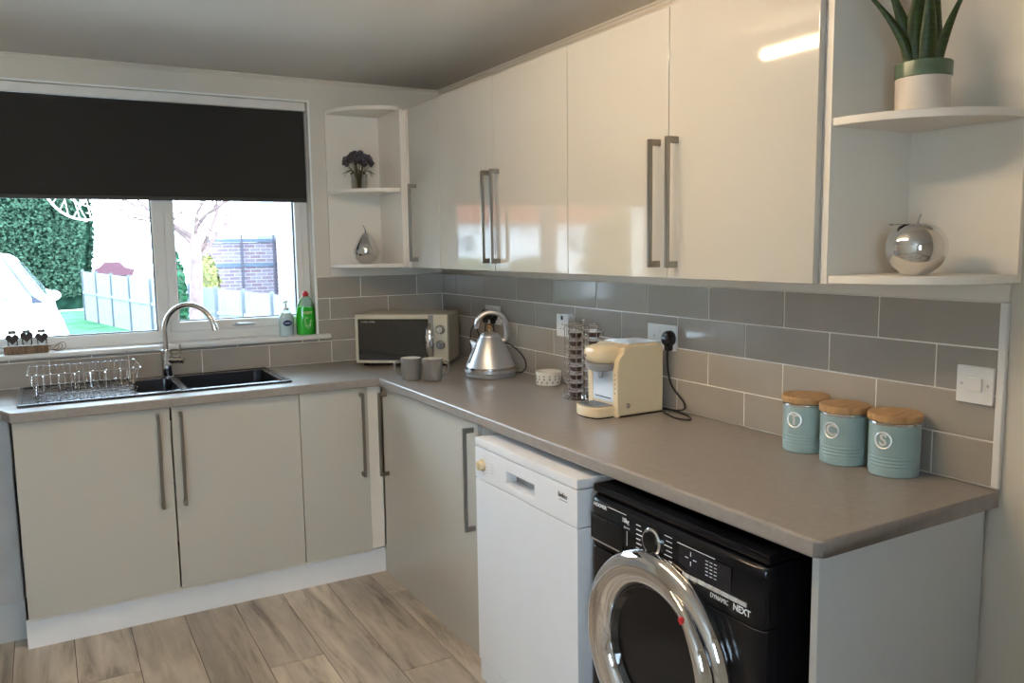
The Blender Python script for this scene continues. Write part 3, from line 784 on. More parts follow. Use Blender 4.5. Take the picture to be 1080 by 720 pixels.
# kettle (local +x = spout, image-left)
kt = thing('kettle', 'brushed silver pyramid kettle with an arched handle', 'kettle', (-.182, -.852, .9105), math.radians(152))
kmet = P('brushed_kettle_steel', (.66, .66, .68), .40, 1., var=.03, scale=160, stretch=(1, 1, 8))
b = MB(); b.lathe([(.098, 0), (.108, .003), (.109, .014), (.106, .018)], seg=40); b.build('power_base', gray_pl, kt)
b = MB(); b.lathe([(.106, .0185), (.113, .024), (.1135, .034), (.109, .037), (.1075, .045), (.101, .065), (.088, .096), (.071, .130), (.055, .158), (.047, .170), (.044, .172)], seg=48); b.build('body', kmet, kt)
b = MB(); b.lathe([(.110, .035), (.1105, .037), (.1105, .044), (.1085, .046)], seg=48, cap=False); b.build('chrome_band', chrome, kt)
b = MB(); b.lathe([(.045, .1725), (.044, .178), (.036, .188), (.018, .194), (.0004, .195)], seg=36); b.build('lid', kmet, kt)
b = MB(); b.lathe([(.006, .1955), (.005, .205), (.011, .211), (.0125, .218), (.009, .225), (.0004, .227)], seg=20); b.build('lid_knob', P('copper_knob', (.45, .28, .14), .25, 1.), kt)
b = MB(); b.prism([(.040, .142), (.072, .112), (.088, .158), (.083, .161), (.058, .148)], -.010, .010, axis=1, bev=.003); b.build('spout', kmet, kt)
b = MB(); hp = spline([(.058, 0, .212), (.050, 0, .248), (.012, 0, .278), (-.038, 0, .274), (-.068, 0, .238), (-.073, 0, .190), (-.066, 0, .160), (-.052, 0, .158)], 6)
b.tube(hp, [.009]*2+[.0115]*(len(hp)-2), 12, flat=(1.0, 1.5)); b.build('handle', kmet, kt)
b = MB(); b.prism([(-.062, .150), (-.070, .150), (-.100, .075), (-.093, .072)], .0405, .030, axis=1, bev=.002)
b.bm.free(); b = MB(); b.box((-.007, -.003, -.045), (.007, .004, .045), .003, M=Matrix.Rotation(math.radians(115), 4, 'Z') @ Matrix.Translation((0, -.085, .105)) @ Matrix.Rotation(math.radians(-27), 4, 'X'))
b.build('water_gauge', gray_pl, kt)

# bowl
t = thing('ramekin', 'small cream patterned bowl between the kettle and the pod rack', 'bowl', (-.088, -1.178, .9105))
b = MB(); b.lathe([(.046, 0), (.050, .003), (.053, .054), (.051, .056), (.048, .054), (.046, .008), (.0004, .007)], seg=36, cap=False); b.build('bowl_body', P('cream_glaze', (.70, .66, .58), .35), t)
b = MB()
for i in range(14):
    a = 2*PI*i/14
    for z in (.014, .026, .038):
        c = Vector((.0512*math.cos(a+.2*(z > .02)), .0512*math.sin(a+.2*(z > .02)), z)); b.ball(c, .0042, (1, 1, 1.1), seg=6)
b.build('raised_pattern', P('grey_pattern', (.35, .33, .31), .5), t)

# pod carousel
pr_ = thing('pod_carousel', 'wire carousel of coffee pods behind the coffee machine', 'pod rack', (-.135, -1.500, .9105), math.radians(18))
b = MB(); b.lathe([(.078, 0), (.080, .004), (.070, .007), (.010, .009)], seg=32); b.lathe([(.0035, .006), (.0035, .285)], seg=10); b.ball((0, 0, .289), .007); 
b.build('base_and_post', chrome, pr_)
cols = [0, PI/2, PI, 3*PI/2]
b = MB()
for a in cols:
    M = Matrix.Rotation(a, 4, 'Z')
    def T_(p): return M @ Vector(p)
    for (x, y) in ((.022, .0), (.045, -.031), (.074, -.022), (.074, .022), (.045, .031)):
        b.tube([T_((x, y, .006)), T_((x, y, .272))], .0014, 5)
    for z in (.012, .268): b.tube([T_((.048+.031*math.cos(q), .031*math.sin(q), z)) for q in [2*PI*i/12 for i in range(12)]], .0014, 5, closed=True)
    b.tube([T_((.0, 0, .27)), T_((.022, 0, .272)), T_((.048, 0, .282)), T_((.074, 0, .272))], .0014, 5)
b.build('wire_columns', chrome, pr_)
pod = None
k = 0
for ci, a in enumerate(cols):
    for j in range(8):
        if pod is None:
            pb = MB(); pb.lathe([(.018, 0), (.020, .003), (.0215, .016), (.0265, .0175), (.0265, .0195), (.0004, .020)], seg=20, cap=True)
            for f in pb.bm.faces: f.material_index = 1 if f.calc_center_median().z > .0168 else 0
            pod = pb.build('coffee_pod', [pod_b, pod_a]); o = pod
        else:
            o = pod.copy(); COL.objects.link(o)
        lx, ly = .048*math.cos(a+math.radians(18)), .048*math.sin(a+math.radians(18))
        o.location = (-.135+lx, -1.5+ly, .9105+.014+j*.031)
        o['label'] = 'coffee pod held in the wire carousel behind the coffee machine'; o['category'] = 'coffee pod'; o['group'] = 'coffee pods in the wire carousel'

# coffee machine, faces -x
cm = thing('coffee_machine', 'cream pod coffee machine on the worktop by the double socket', 'coffee machine', (-.19, -1.785, .9105))
ox, oy, oz = -.19, -1.785, .9105
yA, yB = -.080, .082           # local y extent
b = MB(); b.prism([(-.085, .004), (.128, .004), (.128, .225), (.118, .243), (.098, .250), (-.048, .250), (-.066, .240), (-.070, .215), (-.085, .180), (-.090, .06)], yA, yB, axis=1, bev=.010)
b.build('body', cream_pl, cm)
b = MB(); b.prism([(-.094, .002), (-.082, .002), (-.082, .17), (-.058, .205), (-.068, .222), (-.088, .200), (-.096, .16)], yA-.0015, yA+.022, axis=1, bev=.002); b.build('side_frame', cream_pl, cm); b = MB(); b.prism([(-.094, .002), (-.082, .002), (-.082, .17), (-.058, .205), (-.068, .222), (-.088, .200), (-.096, .16)], yB-.022, yB+.0015, axis=1, bev=.002)
b.build('side_frame', cream_pl, cm)
# brewing head: rounded drum out in front
b = MB()
rings = []
for (x, r0, zc, hz) in ((-.040, .060, .212, .036), (-.075, .064, .212, .038), (-.115, .060, .214, .036), (-.140, .050, .216, .030), (-.153, .034, .218, .020), (-.158, .010, .219, .006)):
    rings.append([(x, .001+r0*math.copysign(abs(math.cos(a))**.75, math.cos(a)), zc+hz*math.copysign(abs(math.sin(a))**.75, math.sin(a))) for a in [2*PI*i/32 for i in range(32)]])
b.ring(rings); b.build('brewing_head', cream_pl, cm)
b = MB(); b.lathe([(.040, .0), (.056, .006), (.058, .026), (.050, .030)], (-.098, .001, .158), seg=32); b.build('head_underside', gray_pl, cm, label='dark ring under the brewing head')
b = MB(); b.lathe([(.005, 0), (.010, .006), (.011, .030)], (-.105, .001, .130), seg=16); b.build('nozzle', satin, cm)
b = MB(); b.box((-.0935, yA+.024, .050), (-.086, yB-.024, .170), .003); b.box((-.0945, -.045, .062), (-.093, .045, .066), mi=1); b.build('splash_panel', [P('silver_panel', (.62, .63, .66), .3, .3), black_pl], cm)
b = MB()
out = [(-.088, -.066), (-.088, .068)] + [(-.150-.040*math.cos(a), .001+.066*math.sin(a)) for a in [PI/2-PI*i/14 for i in range(15)]]
b.prism(out, .004, .040, bev=.006); b.build('drip_tray', cream_pl, cm)
out2 = [(-.092, -.054), (-.092, .056)] + [(-.148-.033*math.cos(a), .001+.054*math.sin(a)) for a in [PI/2-PI*i/14 for i in range(15)]]
b = MB(); b.prism(out2, .0402, .043, bev=.001); b.build('drip_grille', gray_pl, cm)
b = MB()
for i in range(6): b.box((-.172+i*.013, -.040, .0432), (-.167+i*.013, .042, .0438))
b.build('grille_slots', black_pl, cm)
b = MB(); b.box((-.088, yA+.004, 0), (.126, yB-.004, .0042)); b.prism([(p[0]+.006 if p[0] < -.1 else p[0], p[1]*.9) for p in out], 0, .0042); b.build('foot', black_pl, cm)
b = MB(); b.lathe([(.009, 0), (.009, -.002), (.006, -.003), (.0004, -.003)], (-.045, yA, .040), axis=1, seg=20); b.build('side_badge', chrome, cm)
b = MB(); b.box((.060, yA+.012, .246), (.126, yB-.012, .2525), .003); b.box((-.030, yA+.012, .2495), (.058, yB-.012, .2535), .003); b.build('tank_lid', P('clear_tank_lid', (.55, .60, .64), .15), cm)
for i in range(5):
    pass
b = MB()
for i in range(5): b.ball((-.0965, yA+.012, .085+i*.016), .0022, seg=8)
b.build('indicator_dots', print_b, cm)
text('logo', 'BOSCH', .011, print_b, cm, (-.1545, .028, .212), (PI/2, 0, -PI/2-.35), bold=True)
text('logo', 'TASSIMO', .011, print_s, cm, (-.1905, .006, .022), (PI/2, 0, -PI/2), bold=True)
_sc = Matrix.Translation((.128*(1-.88), 0, 0)) @ Matrix.Diagonal((.88, 1, .955, 1))
for o in list(COL.objects):
    if o.parent == cm: o.matrix_local = _sc @ o.matrix_local
cord = MB()
cord.tube(spline([(-.030, -1.852, 1.150), (-.036, -1.850, 1.10), (-.030, -1.852, 1.03), (-.030, -1.875, .990), (-.035, -1.935, .950), (-.030, -1.92, .922), (-.045, -1.83, .9145), (-.055, -1.80, .9140)], 8), .0032, 8)
cord.tube(spline([(-.055, -1.80, .9140), (-.030, -1.86, .9140), (-.050, -1.97, .9140), (-.085, -2.02, .9140), (-.105, -1.98, .9140), (-.085, -1.90, .9140), (-.070, -1.875, .9150)], 8), .0032, 8)
plug_c = cm
cord.build('power_lead', blk_mat, plug_c, world=True)
b = MB(); b.lathe([(.024, 0), (.026, -.004), (.025, -.020), (.020, -.030), (.0004, -.032)], (-.0178, -1.850, 1.157), axis=0, seg=24, sc=(.95, 1.05)); b.box((-.042, -1.862, 1.115), (-.018, -1.838, 1.160), .006)
b.build('plug', black_pl, plug_c, world=True)

# kettle / microwave plugs and leads
def small_cord(root, y, pts):
    inv = (Matrix.Translation(root.location) @ Matrix.Rotation(root.rotation_euler.z, 4, 'Z')).inverted()
    b = MB(); b.tube(spline(pts, 8), .003, 8); bmesh.ops.transform(b.bm, matrix=inv, verts=b.bm.verts); b.build('power_lead', blk_mat, root)
    b = MB(); b.lathe([(.023, 0), (.025, -.004), (.024, -.024), (.018, -.032), (.0004, -.034)], (-.0178, y, 1.150), axis=0, seg=22, sc=(.9, 1.05)); b.box((-.044, y-.010, 1.112), (-.02, y+.010, 1.150), .006)
    bmesh.ops.transform(b.bm, matrix=inv, verts=b.bm.verts); b.build('plug', black_pl, root)
small_cord(mwt, -.532, [(-.032, -.532, 1.13), (-.036, -.530, 1.06), (-.034, -.50, 1.0), (-.040, -.44, 1.09), (-.045, -.40, 1.06), (-.035, -.37, .96), (-.03, -.36, .93)])
small_cord(kt, -.606, [(-.032, -.606, 1.13), (-.034, -.62, 1.08), (-.030, -.68, 1.045), (-.030, -.80, 1.02), (-.028, -.875, .985), (-.026, -.895, .945), (-.040, -.885, .920), (-.072, -.868, .916)])

# canisters
def canister(label, loc, letter, rz):
    t = thing('storage_canister', label, 'canister', loc, rz)
    b = MB(); prof = [(.055, 0), (.0575, .002)]
    for i in range(4):
        z = .022+i*.0085; prof += [(.0588, z-.002), (.0575, z+.001), (.0575, z+.003), (.0588, z+.0055)]
    prof += [(.0588, .12), (.0588, .131)]
    b.lathe(prof, seg=48); b.build('tin_body', teal, t)
    MB().lathe([(.0592, .126), (.0598, .128), (.0598, .1325), (.0585, .1335)], seg=48, cap=False).build('metal_rim', chrome, t)
    MB().lathe([(.0590, .1338), (.0625, .1350), (.0628, .1485), (.0605, .1515), (.0004, .1515)], seg=48).build('bamboo_lid', bamboo, t)
    b = MB()
    def surf(u, v, d=.0): return (-(.0592+d)*math.cos(u/.0592), -(.0592+d)*math.sin(u/.0592)*1, .090+v)
    b.tube([surf(.0195*math.cos(q), .0195*math.sin(q), .0006) for q in [2*PI*i/28 for i in range(28)]], .0021, 6, closed=True)
    badge_m = P('polished_badge', (.88, .88, .88), .28, .75, var=.01)
    bd = b.build('badge_ring', badge_m, t)
    te = text('badge_letter', letter, .040, badge_m, t, (0, 0, 0), (0, 0, 0), depth=.0008, bold=True)
    # wrap the letter on the tin
    te.data = te.data.copy()
    for v in te.data.vertices:
        u, vv, w_ = v.co; v.co = Vector(surf(-(-u), vv, w_+.0002)); 
    te.location = (0, 0, 0); te.rotation_euler = (0, 0, 0)
    return t
canister('pale teal canister with bamboo lid, furthest of the three from the end of the worktop', (-.070, -2.462, .9105), 'T', math.radians(12))
canister('pale teal canister with bamboo lid, middle one of the three', (-.088, -2.602, .9105), 'C', math.radians(6))
canister('pale teal canister with bamboo lid, nearest the white cooker switch', (-.076, -2.737, .9105), 'S', math.radians(10))

# sockets and switches on the tiles
TXF = -.0085
def double_socket(label, y0, y1, z0, z1):
    t = thing('power_socket', label, 'socket', (0, (y0+y1)/2, z0))
    MB().box((TXF-.0085, y0, z0), (TXF, y1, z1), .0025).build('face_plate', white_pl, t, world=True)
    yc = (y0+y1)/2; zc = (z0+z1)/2
    b = MB()
    for s in (-1, 1):
        y = yc+s*.038
        for (dy, dz, w, h) in ((0, .006, .003, .009), (-.011, -.012, .007, .003), (.011, -.012, .007, .003)): b.box((TXF-.0090, y+dy-w/2, zc+dz-h/2-.004), (TXF-.0080, y+dy+w/2, zc+dz+h/2-.004))
    b.build('pin_holes', black_pl, t, world=True)
    for s in (-1, 1):
        MB().box((TXF-.012, yc+s*.009-.006, zc+.014), (TXF-.0080, yc+s*.009+.006, zc+.034), .002).build('rocker_switch', white_pl, t, world=True)
    return t
double_socket('white double socket with two black plugs behind the kettle', -.645, -.500, 1.108, 1.196)
double_socket('white double socket above the coffee machine with one black plug', -1.871, -1.722, 1.113, 1.200)
t = thing('power_socket', 'white single surface-mounted socket above the pod rack', 'socket', (0, -1.215, 1.108))
MB().box((TXF-.028, -1.258, 1.110), (TXF, -1.176, 1.196), .003).build('back_box', white_pl, t, world=True)
MB().box((TXF-.036, -1.260, 1.108), (TXF-.0282, -1.174, 1.198), .0025).build('face_plate', white_pl, t, world=True)
b = MB()
for (dy, dz, w, h) in ((0, .004, .003, .009), (-.011, -.014, .007, .003), (.011, -.014, .007, .003)): b.box((TXF-.0366, -1.217+dy-w/2, 1.153+dz-h/2), (TXF-.035, -1.217+dy+w/2, 1.153+dz+h/2))
b.box((TXF-.040, -1.223, 1.176), (TXF-.0355, -1.211, 1.192), .002); b.build('pin_holes', black_pl, t, world=True)
t = thing('cooker_switch', 'white square cooker switch at the near end of the tiles', 'switch', (0, -2.893, 1.102))
MB().box((TXF-.010, -2.936, 1.102), (TXF, -2.850, 1.188), .0025).build('face_plate', white_pl, t, world=True)
MB().box((TXF-.016, -2.912, 1.130), (TXF-.0105, -2.878, 1.162), .002).build('rocker_switch', white_pl, t, world=True)
for y in (-2.863, -2.924): MB().lathe([(.0035, 0), (.003, -.0012), (.0004, -.0014)], (TXF-.0102, y, 1.146), axis=0, seg=12).build('screw', satin, t, world=True)

# ------------------------------------------------------------------ ornaments on the near shelf
ap = thing('apple_ornament', 'shiny silver apple ornament on the bottom shelf of the near shelf unit', 'ornament', (-.172, -2.838, 1.3995))
b = MB(); R = .064
prof = [(.020, .0), (.026, .001), (.030, .0045)] + [(R*math.sin(a)**.85, .060-.058*math.cos(a)) for a in [math.radians(d) for d in range(36, 156, 10)]] + [(.020, .113), (.010, .108), (.0004, .104)]
b.lathe(prof, seg=48); b.build('apple_body', chrome, ap)
b = MB(); b.tube(spline([(0, 0, .104), (.001, -.001, .120), (.006, -.004, .134)], 5), [.003]*5+[.0022]*6, 8); b.build('stalk', chrome, ap)
def leaf(b, p0, dir_, L, w, th=.0012, droop=.0, mi=0):
    d = Vector(dir_).normalized(); s = d.cross(Vector((0,0,1))).normalized(); up = s.cross(d); rings = []
    for i in range(9):
        t = i/8; c = Vector(p0)+d*L*t+Vector((0,0,-droop*t*t)); ww = w*math.sin(PI*min(.98, t*.93+.05))
        rings.append([c-s*ww, c+up*th, c+s*ww, c-up*th])
    b.ring(rings, mi=mi)
b = MB(); leaf(b, (0, 0, .112), (-.80, .55, .0), .060, .014); b.build('leaf', P('dark_chrome', (.25, .24, .23), .12, 1.), ap)

pot = thing('aloe_plant', 'aloe in a cream and sage pot on the middle shelf of the near unit', 'potted plant', (-.170, -2.835, 1.751))
MB().lathe([(.050, 0), (.0545, .002), (.0555, .072), (.0555, .0725)], seg=40).build('pot', pot_w, pot)
MB().lathe([(.0558, .0720), (.0572, .073), (.0575, .102), (.0560, .1045), (.052, .103), (.051, .092), (.0004, .090)], seg=40, cap=False).build('glazed_rim', sage, pot)
MB().lathe([(.0505, .088), (.0504, .092), (.0004, .094)], seg=24).build('soil', soil_m, pot)
lv = [(-.010, .0, -.02, .004, .235, .028), (.014, .010, .05, .02, .235, .025), (-.022, .004, -.20, .03, .23, .016), (.026, -.004, .20, -.04, .22, .0095), (-.024, -.004, -.40, .02, .22, .0115), (-.002, -.018, -.06, -.16, .21, .016), (.004, .024, .02, .12, .23, .020)]
for (px_, py_, dx, dy, L, w) in lv:
    b = MB(); rings = []
    rt = Vector((.867, -.5, 0)); fw = Vector((.5, .867, 0))
    for i in range(14):
        t = i/13
        c = rt*(px_*1.0 + dx*.30*t*t*1.0 + dx*.12*t) + fw*(py_+dy*.25*t) + Vector((0, 0, .091+L*t-.02*abs(dx)*t*t))
        ww = w*(1-t**1.7)*(1+.25*math.sin(PI*min(1, t*1.6)))+.0008; th = ww*.38
        rings.append([c+rt*ww*math.cos(a)+fw*th*(math.sin(a)+.35*math.cos(a)**2) for a in [2*PI*k/12 for k in range(12)]])
    b.ring(rings); b.build('leaf', leaf_m, pot)

# ornaments on the far shelf
pe_ = thing('pear_ornament', 'shiny silver pear ornament on the bottom shelf beside the window', 'ornament', (-.468, -.115, 1.3995))
b = MB(); prof = [(.018, 0), (.032, .004), (.052, .020), (.062, .044), (.0635, .062), (.058, .084), (.047, .106), (.035, .126), (.024, .142), (.014, .150), (.0004, .152)]
b.lathe(prof, seg=44); b.build('pear_body', chrome, pe_)
b = MB(); b.tube(spline([(0, 0, .150), (-.004, -.002, .168), (-.014, -.004, .186)], 5), [.0032]*5+[.0018]*6, 8); b.build('stalk', P('dark_chrome', (.25, .24, .23), .12, 1.), pe_)
b = MB(); leaf(b, (0, 0, .150), (-.6, -.3, -.5), .045, .010); b.build('leaf', _M['dark_chrome'], pe_)

vs = thing('flower_vase', 'small glass vase of dark dried flowers on the middle shelf beside the window', 'vase of flowers', (-.492, -.115, 1.7575))
b = MB()
def sq(h, z): return [(-h, -h, z), (h, -h, z), (h, h, z), (-h, h, z)]
b.ring([sq(.030, 0), sq(.031, .072)], cap=False); b.ring([sq(.0285, .006), sq(.0295, .0722)], cap=False); b.box((-.030, -.030, .0005), (.030, .030, .006)); b.build('glass_vase', vase_gl, vs)
b = MB()
heads = []
for i in range(26):
    a = i*2.399; r = .072*math.sqrt((i+.5)/26); heads.append(Vector((r*math.cos(a), r*.75*math.sin(a), .122+.045*math.cos(r/.072*1.5)+random.uniform(-.006, .006))))
for h in heads: b.tube(spline([(h.x*.1, h.y*.1, .008), (h.x*.25, h.y*.25, .06), h], 4), .0012, 5)
for i in range(8):
    a = i*.9; b.tube(spline([(0, 0, .07), (.05*math.cos(a), .04*math.sin(a), .09), (.072*math.cos(a), .06*math.sin(a), .06+.02*(i % 3))], 4), .001, 5); leaf(b, (.05*math.cos(a), .04*math.sin(a), .09), (math.cos(a), math.sin(a), -.5), .035, .008)
b.build('stems', stem_m, vs)
b = MB()
for h in heads:
    for j in range(9):
        d = Vector((random.gauss(0, 1), random.gauss(0, 1), random.gauss(.3, 1))).normalized()
        b.ball(h+d*.011, .010, (1, .55, .9), seg=7, M=Matrix.Rotation(random.random()*6, 4, d))
b.build('flower_heads', flower_m, vs)

# ------------------------------------------------------------------ window sill things
hj = thing('heart_jar_tray', 'driftwood tray with three small jars and dark hearts on the window sill', 'ornament', (-1.932, -.004, 1.0562))
b = MB(); b.box((-.085, -.020, 0), (.078, .024, .034), .005); b.build('wooden_tray', wood_m, hj)
for i, x in enumerate((-.052, .0, .054)):
    z = .005 if i != 1 else .012
    j = MB(); j.lathe([(.017, .034), (.019, .037), (.019, .066), (.012, .076), (.011, .086)], (x, .006, 0), seg=20, cap=False); jo = j.build('glass_jar', vase_gl, hj)
    c = MB(); c.lathe([(.0135, .084), (.014, .086), (.014, .096), (.012, .098)], (x, .006, 0), seg=16); c.tube([(x-.014, .004, .090), (x-.010, -.008, .104), (x+.010, -.008, .104), (x+.014, .004, .090)], .0009, 5); co = c.build('jar_lid', steel, hj)
    h = MB(); hp = []
    for k in range(24):
        tt = 2*PI*k/24; hp.append((x+.00155*16*math.sin(tt)**3*.98, .060+z+.00155*(13*math.cos(tt)-5*math.cos(2*tt)-2*math.cos(3*tt)-math.cos(4*tt))))
    h.prism(hp, -.021, -.0165, axis=1, bev=.0010); h.ball((x, -.0215, .070+z), .0018, seg=8, mi=1); h.build('heart_tag', [heart_m, satin], hj)
b = MB()
for s, sc in ((-1, .6), (1, 1)):
    for k in range(3 if s == 1 else 1):
        x = .078 if s == 1 else -.085
        L = .062*sc*(1-.2*k)
        b.tube(spline([(x, 0, .012), (x+s*L*.6, .002, .002+.003*k), (x+s*L, .004, .016), (x+s*L*.9, .004, .038-.006*k), (x+s*L*.4, .003, .030-.008*k), (x, .002, .026)], 5), .0011, 5)
b.build('wire_loops', P('rusty_wire', (.08, .05, .035), .6, .4), hj)

fb = thing('washing_up_liquid', 'bottle of green washing-up liquid with a red cap at the right end of the sill', 'bottle', (-.745, .010, 1.0562))
def oval(prof, b, mi=0, k=.55, seg=32, cap=True): b.lathe(prof, seg=seg, mi=mi, cap=cap, sc=(1, k))
b = MB(); oval([(.043, .0), (.046, .003), (.047, .06), (.045, .105), (.041, .137)], b); b.build('green_liquid', green_liq, fb)
b = MB(); oval([(.0445, .0005), (.0482, .004), (.0492, .06), (.047, .108), (.041, .145), (.030, .168), (.018, .182), (.013, .188)], b, cap=False); b.build('clear_bottle', clear_pl, fb)
b = MB(); b.lathe([(.014, .187), (.015, .189), (.0145, .205), (.010, .2085), (.008, .213), (.0004, .214)], seg=24); b.build('red_cap', red_pl, fb)
b = MB()      # swirl of the printed label
sw = []
for i in range(26):
    t_ = i/25; a = 1.0+t_*5.4; r = .009+.013*t_; sw.append((r*math.cos(a)*.8-.002, -.0265-.0008, .070+r*1.5*math.sin(a)))
b.tube(sw, .0022, 6); b.tube([(-.014, -.0272, .045), (.004, -.0275, .032), (.016, -.0265, .050)], .0018, 6)
b.build('printed_swirl', P('pale_print', (.55, .85, .50), .4), fb)
text('logo', 'FAIRY', .018, P('pale_yellow_print', (.80, .85, .45), .4), fb, (0, -.0275, .108), (PI/2, 0, 0), bold=True)

hb = thing('hand_soap_bottle', 'clear pump bottle of white hand soap with a dark blue oval label on the sill', 'bottle', (-.842, .012, 1.0562))
b = MB(); oval([(.030, .0), (.033, .003), (.034, .05), (.032, .095), (.022, .112)], b); b.build('soap', P('milky_soap', (.74, .80, .82), .25), hb)
b = MB(); oval([(.0315, .0004), (.0345, .004), (.0355, .05), (.0335, .098), (.022, .116), (.013, .124)], b, cap=False); b.build('clear_bottle', clear_pl, hb)
b = MB(); b.lathe([(.0135, .1235), (.014, .136), (.006, .138), (.0045, .160), (.009, .161), (.009, .170), (.004, .172)], seg=20); b.tube([(0, 0, .166), (-.014, -.018, .165), (-.018, -.024, .160)], .0042, 8); b.build('pump', white_pl, hb)
b = MB(); b.ball((0, -.0205, .062), 1, (.0215, .0018, .0145), seg=24); b.build('oval_label', blue_pr, hb, label='dark blue oval label')
text('logo', 'NIVEA', .010, print_w, hb, (0, -.0226, .062), (PI/2, 0, 0), bold=True)

# ------------------------------------------------------------------ outside
GZ = -.15
grass_m = P('lawn_grass', (.045, .11, .06), .9, spec=0., var=.35, scale=3, bump=.4, bscale=40)
pave_m = P('pale_paving', (.36, .35, .34), .8, spec=0., var=.1, scale=2)
g = MB().box((-60, T+.01, GZ-.2), (40, 90, GZ-.02)); o = g.build('ground_outside', pave_m); o['kind'] = 'structure'
lawn_pts = [(-1.35, 12.6), (-.05, 11.2), (.0, 15.), (-.95, 21.6), (-4.5, 21.8), (-4.5, 14.5)]
b = MB().prism(lawn_pts, GZ-.02, GZ+.0)
o = b.build('lawn', grass_m); o['label'] = 'green lawn between the hedge and the white fence'; o['category'] = 'lawn'; o['kind'] = 'stuff'

def leaf_mass(b, centre_fn, n, size, mi=0):
    for _ in range(n):
        p, nr = centre_fn(); nr = (Vector(nr)+Vector((random.gauss(0, .5), random.gauss(0, .5), random.gauss(0, .5)))).normalized()
        u = nr.orthogonal().normalized(); u.rotate(Matrix.Rotation(random.random()*6.28, 3, nr)); v = nr.cross(u); s = size*random.uniform(.6, 1.4)
        q = [Vector(p)+u*s, Vector(p)+v*s*.55+nr*s*.2, Vector(p)-u*s, Vector(p)-v*s*.55+nr*s*.2]
        f = b.bm.faces.new([b.bm.verts.new(x) for x in q]); f.material_index = mi
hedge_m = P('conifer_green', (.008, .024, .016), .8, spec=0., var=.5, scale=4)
hedge_l = P('conifer_leaves', (.028, .057, .038), .7, spec=0., var=.6, scale=9)
t = thing('hedge', 'tall clipped dark green conifer hedge beyond the lawn', 'hedge', (-4.0, 23.6, GZ))
hx0, hx1, hy0, hy1, hz1 = -7.6, -.60, 22.4, 24.8, 4.6
b = MB(); rings = []
NZ = 12
for i in range(NZ+1):
    tt = i/NZ; z = GZ+(hz1-GZ)*tt; sh = .30*(1-min(1, tt*2.4)) + (.35*max(0, tt-.85)/.15)
    L = []
    for (cx, cy, a0) in ((hx1-.5-sh, hy1-.5, 0), (hx0+.5, hy1-.5, PI/2), (hx0+.5, hy0+.5+sh*.3, PI), (hx1-.5-sh, hy0+.5+sh*.3, 1.5*PI)):
        for k in range(5): L.append((cx+.5*math.cos(a0+PI/2*k/4)+.06*noise.noise(Vector((cx+k, cy, z*2))), cy+.5*math.sin(a0+PI/2*k/4)+.06*noise.noise(Vector((cx, k, z*3))), z))
    rings.append(L)
b.ring(rings); b.build('hedge_mass', hedge_m, t, world=True)
def hfn():
    z = random.uniform(GZ+.35, hz1-.1); tt = (z-GZ)/(hz1-GZ); sh = .30*(1-min(1, tt*2.4)) + (.35*max(0, tt-.85)/.15)
    if random.random() < .78:
        x = random.uniform(hx0+.3, hx1-.15-sh); return ((x, hy0+sh*.3-.10+random.uniform(-.10, .05), z), (0, -1, .3))
    y = random.uniform(hy0+.15, hy1); return ((hx1-sh+random.uniform(-.03, .10), y, z), (1, 0, .3))
b = MB(); leaf_mass(b, hfn, 16000, .062); b.build('hedge_leaves', hedge_l, t, world=True, kind='stuff')

# pale fence of posts and rails running from the hedge towards the house
fence_m = P('bleached_fence', (.17, .195, .205), .7, spec=0., var=.08, scale=6)
post_m = P('grey_fence_post', (.07, .08, .09), .8, var=.1)
FP = [(-1.05, 18.0, 1.01, .20), (-.83, 16.8, .99, .10), (-.60, 15.6, .97, .03), (-.36, 14.3, .95, -.04), (-.10, 13.0, .92, -.08), (.14, 12.3, .89, -.1), (.38, 11.5, .86, -.12), (.65, 10.5, .82, -.14), (.97, 9.9, .79, -.15), (1.27, 9.2, .76, -.15), (1.60, 8.2, .73, -.15), (2.1, 7.2, .72, -.15)]
fr = thing('garden_fence', 'low pale panel fence with posts crossing the garden', 'fence', (0, 13, GZ))
for i in range(len(FP)-1):
    (xa, ya, za, ga), (xb, yb, zb, gb) = FP[i], FP[i+1]
    d = Vector((xb-xa, yb-ya, 0)); L = d.length; a = math.atan2(d.y, d.x)
    b = MB(); nb = 8
    for k in range(nb):
        u0, u1 = k/nb, (k+.94)/nb; zz = za+(zb-za)*(k+.5)/nb
        M = Matrix.Translation((xa, ya, 0)) @ Matrix.Rotation(a, 4, 'Z')
        b.box((L*u0, -.010, GZ), (L*u1, .010, zz), M=M)
    M = Matrix.Translation((xa, ya, 0)) @ Matrix.Rotation(a, 4, 'Z')
    b.box((0, -.035, (za+GZ)/2+.05), (L, -.010, (za+GZ)/2+.11), M=M)
    b.build('fence_panel', fence_m, fr, world=True)
for i, (x, y, z, g_) in enumerate(FP):
    lean = .03 if i == 2 else 0
    b = MB(); b.box((x-.035, y-.065, GZ), (x+.035, y-.015, z+.04), .008); b.build('fence_post', post_m, fr, world=True)

